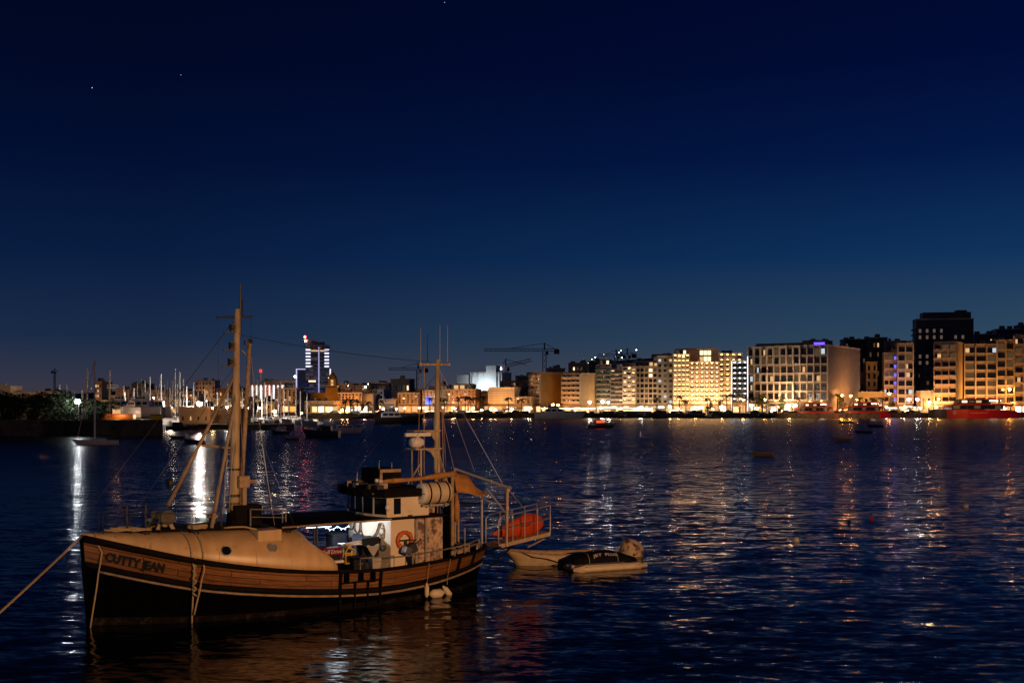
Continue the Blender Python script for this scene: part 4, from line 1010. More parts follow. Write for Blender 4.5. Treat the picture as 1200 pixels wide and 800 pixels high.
def building(label, xl, xc, ytop, Y, yaw=28, depth=14, nf=6, nb=4, wall='stone', style='balcony', mix='some', rail='solid', ground=4.0, shop=True, z0=None,
             flood=None, floodside=None, soffit=None, roof='tanks', name='apartment_building', cat='building', short=None, xr=None, bd=1.6, skip=(), slab='slab', wf=None, group=None, fh_w=.62):
    wf = wf or (.80 if style == 'balcony' else .62)
    if style == 'balcony': fh_w = max(fh_w, .70)
    a = R(yaw); C = px(xc, HZ, Y); kl = (xl - 600) / FPX
    Wd = (C.x - kl * Y) / (math.cos(a) + kl * math.sin(a))
    if xr is not None:
        kr = (xr - 600) / FPX; depth = (kr * Y - C.x) / (math.sin(a) - kr * math.cos(a))
    L = Vector((C.x - Wd * math.cos(a), Y + Wd * math.sin(a), 0))
    zb_ = GZ if z0 is None else z0
    Zt_ = HC - (ytop - HZ) / FPX * Y; H = Zt_ - zb_
    t = thing(name, (L.x, L.y, zb_), -a, label, cat, group)
    w = MB(); off = .0
    w.bx(0, Wd, 0, depth, -6, H)
    wo_ = w.build('wall', WALL[wall], t)
    pr = MB(); pr.bx(-.15, Wd + .15, -.18, .12, H - .01, H + .55); pr.bx(Wd - .12, Wd + .18, .13, depth, H - .01, H + .55); pr.bx(-.15, .15, .13, depth, H - .01, H + .55)
    pr.build('parapet', WALL[slab], t)
    g = ground; fh = (H - g) / max(1, nf); bw_ = Wd / nb
    if style == 'grid':
        pm = MB()
        for i in range(nb + 1): x = i * bw_; pm.bx(x - .2, x + .2, -.75, -.002, g, H - .02)
        for j in range(nf + 1): z = g + j * fh; pm.bx(-.23, Wd + .23, -.82, -.004, z - .2, z + .2) if j < nf else None
        pm.build('facade_frame', WALL[slab], t)
    for j in range(nf):
        z = g + j * fh
        if style == 'balcony':
            put(boxmesh('balcony', Wd, bd, .25, WALL[slab]), 'balcony', t, loc=(Wd / 2, -bd / 2 - .002, z + .02))
            if rail == 'glass' or rail == 'iron':
                put(boxmesh('railing', Wd, .06, .95, RAIL[rail]), 'railing', t, loc=(Wd / 2, -bd + .05, z + .62))
            else:
                put(boxmesh('railing', Wd, .14, .80, RAIL[rail]), 'railing', t, loc=(Wd / 2, -bd + .09, z + .55))
            if j == 0:
                dv = MB()
                for i in range(nb + 1): dv.bx(i * bw_ - .09, i * bw_ + .09, -bd + .2, -.003, g + .2, H - .3)
                dv.build('party_fin', WALL[slab], t)
        for i in range(nb):
            if (i, j) in skip: continue
            k = pick(MIX[mix]); x = (i + .5) * bw_; hw = fh * fh_w
            ww = bw_ * wf
            if k in ('warm', 'bright', 'cool') and ww > 1.6:
                put(boxmesh('window', ww, .08, hw, WM['dark']), 'window', t, loc=(x, -.045, z + .18 + hw / 2))
                sx = ww * rnd.choice([.3, .45, .6]); ox = (ww - sx) * rnd.choice([-.5, 0, .5])
                put(boxmesh('lit_pane', sx, .08, hw * .85, WM[k]), 'lit_pane', t, loc=(x + ox, -.075, z + .2 + hw / 2))
            else: put(boxmesh('window', ww, .08, hw, WM[k]), 'window', t, loc=(x, -.045, z + .18 + hw / 2))
            if soffit and (soffit != 'half' or (i + j) % 2 == 0):
                put(boxmesh('soffit_lamp', .55, .4, .14, SOFFITW if soffit == 'white' else SOFFIT), 'soffit_lamp', t, loc=(x, -.5, z + fh - .22))
    if shop:
        ns_ = max(2, round(Wd / 3))
        for i in range(ns_):
            sw = Wd / ns_
            put(boxmesh('shopfront', sw * .74, .1, g * .56, rnd.choice([SHOP, SHOP, SHOPW, WM['dim'], WM['dark'], WM['warm'], SHOPO]) if shop is True else WM[shop]), 'shopfront', t, loc=((i + .5) * sw, -.06, g * .40))
        aw_ = MB(); aw_.add([(0, -.03, g * .86), (Wd, -.03, g * .86), (Wd, -2.0, g * .72), (0, -2.0, g * .72), (0, -.03, g * .92), (Wd, -.03, g * .92), (Wd, -2.0, g * .75), (0, -2.0, g * .75)], [(0, 1, 2, 3), (4, 5, 6, 7), (0, 1, 5, 4), (1, 2, 6, 5), (2, 3, 7, 6), (3, 0, 4, 7)])
        aw_.build('awning', WALL['slab'], t)
    if roof == 'tanks':
        for q in range(2 + nb // 3):
            x = rnd.uniform(1, max(1.5, Wd - 1)); y = rnd.uniform(2, depth - 2); hh = rnd.uniform(1.0, 2.2)
            if rnd.random() < .5:
                mm_ = MB(); mm_.tube([(x, y, H), (x, y, H + hh)], .7, 10); mm_.build('water_tank', WALL['grey'], t)
            else:
                mm_ = MB(); mm_.bx(x - 1.2, x + 1.2, y - 1, y + 1, H, H + hh + .4); mm_.build('stair_hut', WALL[wall], t)
    elif roof == 'penthouse':
        mm_ = MB(); mm_.bx(Wd * .15, Wd * .85, 2.5, depth - 2, H, H + 2.8); mm_.build('penthouse', WALL['grey'], t)
        for i in range(3): put(boxmesh('window', Wd * .16, .08, 1.6, WM[pick(MIX['many'])]), 'window', t, loc=(Wd * (.28 + .22 * i), 2.45, H + 1.3))
    dv_ = Vector((math.cos(a), -math.sin(a), 0)); nv = Vector((-math.sin(a), -math.cos(a), 0)); sd_ = Vector((math.cos(a), -math.sin(a), 0))
    if flood:
        col, pw = flood; pw *= FM; mid = L + dv_ * (Wd * .5)
        lamp('SPOT', 'facade_fill', tuple(mid + nv * 9.5 + Vector((0, 0, zb_ + 3))), pw, col, .5, tuple(mid + Vector((0, 0, zb_ + H * .34))), 140, 1)  # added unseen spot that brightens the facade in place of street lighting
    if floodside:
        col, pw = floodside; pw *= 1.7; mid = L + dv_ * Wd + Vector((math.sin(a), math.cos(a), 0)) * depth * .5
        lamp('SPOT', 'end_wall_fill', tuple(mid + dv_ * 11 + Vector((0, 0, zb_ + 3))), pw, col, .5, tuple(mid + Vector((0, 0, zb_ + H * .45))), 120, 1)  # unseen spot added so that the blank end wall glows
    BLD.append(dict(x0=xl, x1=xc, Y=Y, short=short or label, t=t, W=Wd, H=H, D=depth, a=a, L=L, z0=zb_))
    return t, Wd, H, depth
FM = 1.4; OR = (1, .38, .09); WH = (1, .62, .32); GOLD = (1, .50, .10); COOL = (.80, .92, 1)
# ------------------------------------------------------------------ the waterfront, right to left
B = building
B('wide balconied apartment block cut by the right edge of the picture', 1189, 1250, 393, 470, 20, 14, 7, 6, 'stone', 'balcony', 'some', 'solid', flood=(OR, 10500), short='the block at the right edge')
B('narrow block of two window columns with bluish glass beside the right edge block', 1168, 1189, 399, 484, 8, 14, 7, 2, 'grey', 'grid', 'few', flood=(OR, 5500), short='the narrow blue glazed block', wf=.78)
B('three column grid fronted apartment block with a few bright rooms behind the biggest red ferry', 1130, 1169, 404, 486, 8, 14, 7, 3, 'grey', 'grid', 'some', flood=(OR, 8000), short='the grid fronted block', wf=.8)
B('balconied block with a blank ochre end wall left of the grid fronted block', 1095, 1121, 401, 474, 30, 14, 7, 3, 'stone', 'balcony', 'few', 'solid', xr=1131, flood=(OR, 8000), floodside=(GOLD, 4600), roof='none', short='the block with the ochre end wall')
t, w_, h_, d_ = B('tall dark office tower with small square windows rising over the ferry quay', 1074, 1141, 374, 545, 10, 11, 13, 8, 'dark', 'punched', 'none', shop=False, roof='none', name='office_tower', short='the dark tower',
  skip=[(i, j) for i in range(8) for j in range(13) if not ((j in (10, 11) and i < 4) or (j in (10,) and i in (5, 6)) or (j in (6, 7, 4, 1, 0) and i < 2))], wf=.30, fh_w=.42)
for ch in list(t.children):
    if ch.name.startswith('window'): ch.data = boxmesh('window', w_ / 8 * .34, .08, 1.7, emit('self_glowing_tower_window', (1, .72, .6), .10, False) if 'towerw' not in M else M['towerw']); M['towerw'] = ch.data.materials[0]  # dim emission put into unlit pale squares to make them stand out
m = MB(); m.bx(w_ * .12, w_ * .96, .6, 10, h_, h_ + 3.6); m.bx(w_ * .72, w_ * .90, 2, 8, h_ + 3.6, h_ + 4.6); m.build('roof_plant', WALL['dark'], t)
for j in range(15):
    z = 4 + j * (h_ - 6) / 15; put(boxmesh('side_balcony', 1.1, 7.5, .5, WALL['grey']), 'side_balcony', t, loc=(-.56, 5.5, z))
B('slim two column apartment block left of the dark tower', 1052, 1070, 403, 490, 12, 12, 7, 2, 'grey', 'grid', 'some', flood=(OR, 4200), short='the slim block by the dark tower', wf=.78)
t, w_, h_, d_ = B('apartment block with a stairwell lit violet blue', 1036, 1053, 414, 496, 14, 12, 6, 3, 'stone', 'balcony', 'some', 'solid', flood=(OR, 1800), short='the violet lit block', skip=[(2, j) for j in range(6)])
for j in range(6): put(boxmesh('stair_light', w_ / 3 * .8, .1, 1.7, WM['blue']), 'stair_light', t, loc=(w_ * .83, -.07, 4.6 + j * (h_ - 4) / 6 + .8))
lamp('POINT', 'violet_lamp', tuple(px(1048, 440, 488)), 260, (.25, .2, 1), .4)
B('slender tan block of one window column standing behind the low amber lit range', 1015, 1028, 425, 510, 10, 10, 5, 2, 'tan', 'punched', 'none', shop=False, flood=(OR, 900), short='the slender tan block', wf=.4, roof='none')
B('low amber lit range of flat roofed buildings behind the middle red ferry', 986, 1036, 460, 497, 5, 10, 1, 6, 'tan', 'punched', 'few', shop=False, ground=1.2, flood=(GOLD, 3200), short='the low amber range', roof='none', wf=.35)
B('low amber lit building between the slim block and the block with the ochre end wall', 1079, 1098, 459, 480, 8, 9, 1, 3, 'tan', 'punched', 'few', shop=False, ground=1.2, flood=(GOLD, 1600), short='the low amber building', roof='none', wf=.35)
# the long modern block with white framed bays
t, w_, h_, d_ = B('long modern apartment block with white framed bays and a tall blank end wall', 877, 970, 405, 462, 33, 14, 6, 12, 'grey', 'grid', 'some', slab='whiteslab', xr=1008, flood=((1, .54, .24), 10500), floodside=((1, .33, .07), 7000), roof='none', ground=5.5, short='the long white framed block', wf=.86, fh_w=.7)
fh = (h_ - 5.5) / 6; bw_ = w_ / 12
for (i0, i1, j0, j1) in ((0, 1, 1, 3), (2, 3, 2, 3), (5, 7, 0, 2), (8, 10, 2, 3), (8, 10, 0, 1), (1, 2, 4, 6), (3, 4, 4, 6), (5, 6, 4, 6), (7, 8, 4, 6)):
    m = MB(); x0_, x1_, za, zb2 = i0 * bw_, i1 * bw_, 5.5 + j0 * fh, 5.5 + j1 * fh - .1
    m.bx(x0_ - .3, x0_ + .3, -1.5, -.83, za, zb2); m.bx(x1_ - .3, x1_ + .3, -1.5, -.83, za, zb2); m.bx(x0_ - .31, x1_ + .31, -1.52, -.84, za - .3, za + .3); m.bx(x0_ - .31, x1_ + .31, -1.52, -.84, zb2 - .3, zb2 + .3)
    m.build('bay_frame', WALL['white'], t)
m = MB(); m.bx(w_ * .05, w_ * .62, 4, 10, h_, h_ + 1.8); m.bx(w_ * .66, w_ * .95, 3, 12, h_, h_ + 2.6); m.build('penthouse', WALL['dark'], t)
put(boxmesh('sign_glow', w_ * .13, .2, .9, emit('blue_roof_light', (.12, .06, 1), 2.5)), 'roof_light', t, loc=(w_ * .9, -.3, h_ + 1.0))
for i in range(7): put(boxmesh('soffit_lamp', .5, .4, .14, SOFFIT), 'soffit_lamp', t, loc=((i + .5) * w_ / 7, -.6, 5.2))
# outlined narrow block
t, w_, h_, d_ = B('narrow dark glazed block outlined by two vertical white light strips', 858, 876, 424, 466, 14, 14, 8, 3, 'grey', 'balcony', 'few', 'glass', flood=(WH, 900), roof='none', short='the light outlined block', soffit='white')
ST = emit('white_light_strip', (.95, .93, 1), 2.4)
m = MB(); m.bx(-.17, .05, -1.6, -1.3, 1, h_ + .4); m.build('light_strip', ST, t); m = MB(); m.bx(w_ - .05, w_ + .25, -1.6, -1.3, 1, h_ + 2.2); m.build('light_strip', ST, t)
# the floodlit hotel
H1 = (1, .50, .19)
B('right wing of the floodlit hotel, tallest golden columns beside the light outlined block', 842, 870, 415, 482, 6, 16, 10, 4, 'stone', 'balcony', 'hotel', 'white', soffit=True, flood=(H1, 6500), short='the right hotel wing', name='hotel_wing', cat='hotel', roof='tanks', slab='whiteslab', bd=1.0, wf=.62)
t, w_, h_, d_ = B('broad middle part of the floodlit golden hotel with its large lit penthouse', 808, 843, 425, 480, 6, 16, 9, 6, 'stone', 'balcony', 'hotel', 'white', soffit=True, flood=(H1, 9500), short='the middle of the hotel', name='hotel_wing', cat='hotel', roof='none', slab='whiteslab', bd=1.0, wf=.62)
m = MB(); m.bx(-w_ * .12, w_ * .98, 3.5, 14, h_ - .01, h_ + 6.4); ph = m.build('penthouse', WALL['pink'], t)
for i, x in enumerate((.42, .55, .68)):
    for z in (1.2, 3.8): put(boxmesh('window', w_ * .11, .1, 1.9, WM['bright' if (i + z > 2) else 'warm']), 'window', ph, loc=(w_ * x, 3.44, h_ + z + .6))
lamp('SPOT', 'terrace_floodlight', tuple(px(826, 424, 476)), 420, H1, .4, tuple(px(826, 414, 489)), 120, 1)
B('left wing of the floodlit golden hotel, four columns of balconies', 789, 808, 416, 478, 6, 16, 10, 4, 'stone', 'balcony', 'hotel', 'white', soffit=True, flood=(H1, 5200), short='the left hotel wing', name='hotel_wing', cat='hotel', roof='penthouse', slab='whiteslab', bd=1.0, wf=.62)
B('dull grey slab block with few lit rooms left of the golden hotel', 770, 789, 418, 484, 8, 16, 9, 3, 'grey', 'punched', 'some', flood=(WH, 1400), short='the grey slab block', wf=.5, fh_w=.5)
B('grey block with tall dark glass bays and a lit roof hut', 745, 770, 430, 486, 8, 14, 7, 5, 'grey', 'grid', 'few', flood=(WH, 2100), short='the block with dark glass bays', roof='penthouse', wf=.8)
B('narrow block with a brightly lit top floor and golden balconies', 730, 745, 431, 480, 10, 14, 8, 3, 'stone', 'balcony', 'hotel', 'white', soffit='half', flood=(H1, 2600), short='the narrow block with the lit top floor', slab='whiteslab')
B('pale apartment block of small balconies between the teal glass block and the lit top floor', 716, 730, 433, 482, 12, 14, 8, 3, 'pale', 'balcony', 'many', 'iron', flood=(WH, 1500), short='the pale narrow block')
B('apartment block with teal glass balconies and a setback roof', 699, 716, 428, 484, 12, 14, 8, 3, 'pale', 'balcony', 'teal', 'glass', flood=(WH, 1200), short='the teal glass block', roof='penthouse')
B('right one of two blocks with blank golden end walls, balconied on its front', 660, 681, 438, 476, 36, 14, 6, 4, 'stone', 'balcony', 'some', 'solid', xr=700, flood=(OR, 2800), floodside=(GOLD, 2300), short='the right golden walled block', roof='none')
B('left one of two blocks with blank golden end walls, with several bright rooms', 622, 634, 437, 478, 34, 14, 7, 2, 'ochre', 'balcony', 'many', 'solid', xr=659, flood=(OR, 2000), floodside=(GOLD, 4200), short='the left golden walled block', roof='none')
B('low orange building tucked beside the left golden walled block', 604, 622, 466, 470, 8, 10, 3, 3, 'tan', 'punched', 'many', flood=(OR, 1600), short='the low orange building', roof='none', wf=.45)
B('balconied hotel of five glowing amber storeys in front of the white lit building', 573, 604, 455, 474, 14, 14, 6, 7, 'stone', 'balcony', 'hotel', 'white', soffit=True, xr=614, flood=(OR, 3000), short='the amber balconied hotel', cat='hotel', name='hotel', roof='tanks')
t, w_, h_, d_ = B('large white building lit by cold floodlights behind the amber hotel', 551, 588, 437, 575, 14, 20, 7, 5, 'white', 'punched', 'none', shop=False, flood=(COOL, 6000), short='the white lit building', roof='none', skip=[(i, j) for i in range(5) for j in range(7)], z0=8)
for i in range(6): m = MB(); x = w_ * (i + .5) / 6; m.bx(x - .35, x + .35, -.6, -.003, 3, h_ - .5); m.build('fin', WALL['white'], t)
m = MB(); m.bx(w_ * .52, w_ * .84, -1.0, 8, h_ * .2, h_ + 3.8); m.bx(w_ * .85, w_ * 1.12, 2, 12, -2, h_ - 3); m.bx(-w_ * .45, -.02, 1.5, 16, -2, h_ - .8); m.build('lift_tower', WALL['white'], t)
B('plain tan box building between the pink block and the amber hotel', 561, 573, 459, 492, 14, 12, 4, 2, 'tan', 'punched', 'none', shop=True, flood=(OR, 500), short='the plain tan box', roof='none', wf=.2, skip=[(i, j) for i in range(2) for j in range(4)])
B('wide pinkish apartment block with a row of bright rooftop lamps right of the aft mast', 524, 557, 457, 478, 8, 14, 5, 7, 'pink', 'punched', 'some', flood=(OR, 4200), short='the wide pinkish block', roof='penthouse', wf=.42, fh_w=.55)
t, w_, h_, d_ = B('block with a blue lit screen on its front, just left of the aft mast', 495, 511, 458, 482, 6, 14, 5, 4, 'pale', 'punched', 'many', flood=(OR, 1400), short='the block with the blue screen', wf=.45)
put(boxmesh('screen', w_ * .40, .2, 3.4, emit('blue_screen', (.10, .16, 1), 2.5)), 'screen', t, loc=(w_ * .45, -.2, h_ - 4.2))
B('pale narrow building with many lit windows directly behind the aft mast', 511, 524, 452, 494, 6, 12, 6, 3, 'stone', 'balcony', 'many', 'white', flood=(WH, 1100), short='the narrow building behind the aft mast')
B('tan five storey block over the dark motor cruiser, left of the screen block', 466, 490, 461, 480, 8, 14, 5, 5, 'tan', 'punched', 'few', flood=(OR, 2400), short='the tan five storey block', wf=.5)
B('dark teal glazed low building left of the tan five storey block', 444, 463, 469, 478, 6, 12, 3, 3, 'grey', 'grid', 'teal', flood=(COOL, 500), short='the teal glazed building', roof='none', wf=.85)
B('small pale grey block with blank walls above the teal glazed building', 437, 450, 457, 500, 10, 12, 3, 2, 'pale', 'punched', 'none', shop=False, flood=(COOL, 500), short='the small pale block', roof='none', wf=.3)
t, w_, h_, d_ = B('block with one wide brightly lit window, right of the pink terrace', 424, 438, 462, 478, 6, 12, 5, 3, 'grey', 'balcony', 'some', 'solid', flood=(OR, 700), short='the block with the wide lit window')
put(boxmesh('window', w_ * .8, .1, 2.2, WM['bright']), 'window', t, loc=(w_ * .5, -1.35, 6.0))
B('long pinkish orange terrace of four storeys right of the glass tower', 396, 424, 461, 474, 4, 13, 4, 7, 'pink', 'punched', 'few', flood=(OR, 4600), short='the pinkish terrace', wf=.5, roof='tanks')
B('stone terrace of four dim storeys at the foot of the glass tower', 357, 396, 471, 470, 4, 13, 3, 9, 'stone', 'punched', 'some', flood=(WH, 1000), short='the stone terrace', wf=.4, roof='tanks')
B('tall block with pale vertical window strips left of the tower', 322, 347, 456, 486, 4, 14, 6, 5, 'stone', 'punched', 'some', flood=(OR, 1300), short='the striped block', wf=.42, roof='none')
t, w_, h_, d_ = B('dark glazed block crossed by bright vertical light strips behind the marina', 289, 334, 450, 540, 4, 14, 6, 9, 'dark', 'grid', 'some', shop=False, slab='slab', short='the strip lit block', roof='none', z0=2, wf=.7)
PK = emit('pink_light_strip', (1, .55, .50), 2.2)
for i in range(9):
    m = MB(); x = (i + .5) * w_ / 9; zt = h_ - .5; m.bx(x - .3, x + .3, -1.2, -.9, h_ * (.45 + .2 * ((i * 7) % 3) / 3), zt); m.build('light_strip', PK if i % 3 else ST, t)
lw, lww, lhh, ldd = B('small golden lit villa on the marina front', 308, 321, 474, 448, 4, 10, 2, 3, 'ochre', 'punched', 'many', flood=(GOLD, 1500), short='the golden villa', name='villa', cat='villa', roof='none', ground=.5)
# glass tower
t, w_, h_, d_ = B('glass office tower with white light bars and a red beacon on its slanted top', 358, 386, 404, 640, -7, 9, 15, 6, 'bluegrey', 'grid', 'few', shop=False, name='glass_tower', short='the glass tower', roof='none', slab='slab', wf=.9, fh_w=.5)
for ch in list(t.children):
    if ch.name.startswith('facade_frame') or ch.name.startswith('parapet'): bpy.data.objects.remove(ch)
BAR = emit('white_light_bar', (.74, .74, 1), 1.5); LINE = emit('violet_white_strip', (.62, .58, 1), .9)
def tz(y): return px(0, y, 640).z - GZ
for k in range(6):
    y = 410 + 3.85 * k
    for x, ww in ((w_ * .11, .2), (w_ * .89, .19)): put(boxmesh('light_bar', w_ * ww, .3, .85, BAR), 'light_bar', t, loc=(x, -.3, tz(y)))
for k in range(16):
    put(boxmesh('floor_band', w_ * .98, .2, .35, WALL['grey']), 'floor_band', t, loc=(w_ / 2, -.15, tz(407 + 3.85 * k)))
put(boxmesh('lit_floor', w_ * .30, .12, .8, WM['warm']), 'lit_floor', t, loc=(w_ * .38, -.22, tz(411))); put(boxmesh('lit_floor', w_ * .18, .12, .8, WM['warm']), 'lit_floor', t, loc=(w_ * .70, -.22, tz(411)))
put(boxmesh('lit_floor', w_ * .30, .12, .9, WM['bright']), 'lit_floor', t, loc=(w_ * .28, -.22, tz(446.5)))
m = MB(); m.bx(w_ * .545, w_ * .575, -.7, -.35, 2, tz(407)); m.build('light_strip', LINE, t)
m = MB(); m.bx(w_ * .04, w_ * .80, .6, 7, h_ - .01, tz(400.5)); m.add([(0, 1, tz(401)), (w_ * .5, 1, tz(401)), (w_ * .5, 6, tz(401)), (0, 6, tz(401)), (0, 1, tz(396)), (w_ * .5, 1, tz(400)), (w_ * .5, 6, tz(400)), (0, 6, tz(396))], [(3, 2, 1, 0), (4, 5, 6, 7), (0, 1, 5, 4), (1, 2, 6, 5), (2, 3, 7, 6), (3, 0, 4, 7)]); m.build('slanted_crown', WALL['dark'], t)
m = MB(); m.bx(-w_ * .38, -.05, .5, 8, -2, tz(432)); m.build('side_wing', WALL['dark'], t)
m = MB(); m.bx(-w_ * .40, -w_ * .35, -.2, .4, tz(460), tz(432)); m.bx(-w_ * .40, -.1, -.2, .4, tz(433), tz(432)); m.build('light_strip', LINE, t); m = MB(); m.bx(w_ * 1.01, w_ * 1.06, -.2, .4, tz(450), tz(432)); m.build('light_strip', BAR, t)
RED = emit('red_beacon', (1, .04, .02), 60)
m = MB(); m.ball((-.3, -.8, tz(395)), .62, 8, 6); m.build('beacon', RED, t); m = MB(); m.ball((.1, -.8, tz(399.5)), .62, 8, 6); m.build('beacon', emit('pink_beacon', (1, .45, .35), 40), t)
m = MB(); m.tube([(-.3, -.5, h_ - 1), (-.3, -.8, tz(395))], .2, 6); m.build('beacon_mast', WALL['grey'], t)
lamp('SPOT', 'tower_fill', tuple(px(352, 470, 600)), 9000, (.32, .40, 1), .6, tuple(px(372, 440, 640)), 80, 1)  # unseen blue spot, added to lift the dark tower body
# orange lit church right of the tower
ct = thing('church', px(389, 482, 560), 0, 'small orange floodlit church tower with a dome at the right foot of the glass tower', 'church'); zc_ = 0
ct.location.z = 4
m = MB(); m.bx(-3, 3, 0, 6, 0, 9); m.bx(-12, -3.01, 1, 14, 0, 6.5); m.build('nave', WALL['ochre'], ct); m = MB(); m.bx(-2, 2, .6, 4.6, 9, 13.5); m.lathe([(1.9, 13.5), (1.9, 14.4), (1.3, 15.6), (.4, 16.3), (.05, 17.4)], 10, (0, 2.6, 0)); m.build('bell_tower', WALL['ochre'], ct); 
for i in range(2): m = MB(); m.bx(-.6, .6, .5, .58, 10 + i * 1.6, 11.2 + i * 1.6); m.build('window', WM['warm'], ct)
lamp('SPOT', 'church_light', (ct.location.x - 2, 548, 5), 3200, (1, .38, .06), .4, (ct.location.x, 562, 15), 100, 1)
# stone yard buildings on the marina
BY = 292
t, w_, h_, d_ = B('low square stone building lit by the bright floodlight at the marina', 210, 246, 478.5, BY, 4, 10, 1, 4, 'stone', 'punched', 'few', shop=False, z0=1.2, ground=.6, flood=(OR, 300), roof='none', short='the square stone building', wf=.16, fh_w=.3)
t, w_, h_, d_ = B('long low stone shed with narrow slit windows behind the foremast', 247, 282, 481, BY + 6, 4, 9, 1, 12, 'stone', 'punched', 'few', shop=False, z0=1.2, ground=.8, flood=(OR, 240), roof='none', short='the long stone shed', wf=.22, fh_w=.45)
# low lit houses round the marina
for i, (xl, xc, yt, Y, wl, nf, nb) in enumerate([(118, 134, 470, 455, 'stone', 2, 4), (138, 156, 467, 470, 'tan', 3, 5), (158, 175, 471, 450, 'pink', 2, 5), (178, 195, 466, 480, 'stone', 3, 5), (198, 213, 469, 465, 'grey', 2, 4), (216, 231, 465, 485, 'tan', 3, 4), (250, 270, 468, 470, 'stone', 3, 6), (273, 288, 466, 480, 'pink', 3, 4)]):
    B(f'low lit {wl if wl != "pink" else "pinkish"} coloured house behind the marina masts, {["first", "second", "third", "fourth", "fifth", "sixth", "seventh", "eighth"][i]} from the left', xl, xc, yt, Y, 6, 10, nf, nb, wl, 'punched', 'many', shop=True, ground=2.6, flood=(OR if i % 2 else WH, 1300), short='a low marina house', wf=.42, roof='tanks')
# distant skyline
dist = [
    ('pale distant office slab on the skyline left of the foremast', 229, 252, 446, 820, 5, 6, 'pale', 'few'), ('flat distant block faintly lit on the skyline above the boatyard', 154, 171, 450, 760, 3, 5, 'grey', 'few'),
    ('small distant block with rows of warm rooms behind the tall yacht mast', 111, 119, 448, 520, 6, 3, 'stone', 'many'), ('distant flat hall with a lit balustrade left of the glass tower', 306, 347, 447, 760, 2, 10, 'stone', 'some'),
    ('brown distant hall roof right of the pinkish terrace', 458, 480, 444.5, 690, 2, 5, 'tan', 'few'), ('dark distant block on the ridge left of the brown hall', 435, 456, 449, 700, 3, 5, 'dark', 'few'),
    ('distant hillside block with scattered cold lights right of the glass tower', 394, 414, 450, 760, 4, 6, 'grey', 'some'), ('small distant block with one glaring white lamp', 414, 434, 452, 740, 3, 6, 'grey', 'some'),
    ('dim distant terrace at far left behind the fort', 40, 70, 459, 640, 2, 7, 'grey', 'few'), ('dim distant terrace right of the boatyard ship masts', 135, 154, 457, 640, 2, 5, 'tan', 'few'),
    ('dim distant block behind the marina masts, nearest the boatyard yachts', 172, 192, 458, 600, 3, 5, 'grey', 'some'), ('dim distant block behind the marina masts, under the pale office slab', 195, 226, 459, 590, 3, 7, 'grey', 'some'),
    ('dim distant block right of the pale office slab', 253, 272, 456, 620, 3, 5, 'tan', 'some'), ('low dim block just left of the strip lit block', 273, 289, 459, 560, 3, 4, 'stone', 'many'),
    ('hillside house on the ridge left of the right golden walled block', 640, 662, 432, 640, 3, 5, 'grey', 'few'), ('hillside house above the left golden walled block', 604, 624, 441, 600, 3, 4, 'dark', 'few'),
    ('hillside house with lit upper windows above the right golden walled block', 666, 688, 426, 640, 4, 5, 'tan', 'some'), ('long hillside house above the teal glass block', 690, 716, 424, 660, 3, 6, 'grey', 'some'),
    ('hillside block with a pale roof hut above the narrow lit block', 716, 742, 426, 640, 3, 6, 'stone', 'few'), ('dark roof block left of the golden hotel', 742, 768, 424, 620, 3, 5, 'dark', 'few'),
    ('dark ridge house rising behind the middle of the long white framed block', 912, 940, 407, 620, 4, 6, 'dark', 'none'), ('dark ridge house behind the end of the long white framed block', 942, 972, 400, 640, 5, 6, 'dark', 'none'),
    ('dark ridge block behind the blank end wall with a few lit rooms', 990, 1020, 398, 640, 6, 6, 'dark', 'few'), ('dark ridge block with a row of lit rooms near the dark tower', 1018, 1040, 396, 610, 6, 5, 'dark', 'some'),
    ('ridge house with a bright roof room beside the dark tower', 1040, 1062, 400, 600, 6, 4, 'grey', 'some'), ('dark ridge house right of the dark tower', 1142, 1168, 392, 610, 6, 6, 'dark', 'few'),
    ('dark ridge house at the far right above the narrow blue glazed block', 1168, 1200, 386, 640, 6, 6, 'dark', 'few'), ('dark ridge house at the far right edge skyline', 1196, 1240, 381, 640, 6, 7, 'dark', 'few'),
    ('dim block filling the gap between the long white framed block and the low amber range', 1000, 1016, 440, 560, 5, 3, 'tan', 'few'), ('dim block behind the low amber building', 1084, 1097, 432, 540, 5, 2, 'tan', 'few'),
]
for lab, xl, xc, yt, Y, nf, nb, wl, mx_ in dist:
    z0 = hillz((xc - 600) / FPX * Y, Y) - 1
    B(lab, xl, xc, yt, Y, rnd.choice([3, 6, 10]), 12, nf, nb, wl, 'punched', mx_, shop=False, z0=min(z0, HC - (yt - HZ) / FPX * Y - nf * 2.4), ground=.8, short=lab, wf=.4, fh_w=.45, roof='tanks', flood=((OR, 900 + 900 * rnd.random()) if xc < 480 else None), name='hillside_building' if Y > 590 else 'apartment_building')
B('dark rear apartment block behind the grey slab block', 765, 790, 416, 540, 4, 12, 8, 4, 'grey', 'punched', 'few', shop=False, short='rear block', roof='none')
B('dark low block between the glass tower foot and the strip lit block', 333, 357, 463, 520, 4, 12, 4, 5, 'tan', 'punched', 'some', shop=False, short='low dark block', roof='tanks')
B('shadowed rear block between the white lit building and the left golden walled block', 586, 624, 447, 545, 4, 14, 4, 8, 'tan', 'punched', 'few', shop=False, short='rear shadow block', roof='tanks', wf=.4)
B('shadowed rear block behind the two golden walled blocks', 650, 664, 444, 520, 4, 14, 6, 3, 'grey', 'punched', 'few', shop=False, short='rear shadow block 2', roof='tanks', wf=.4)
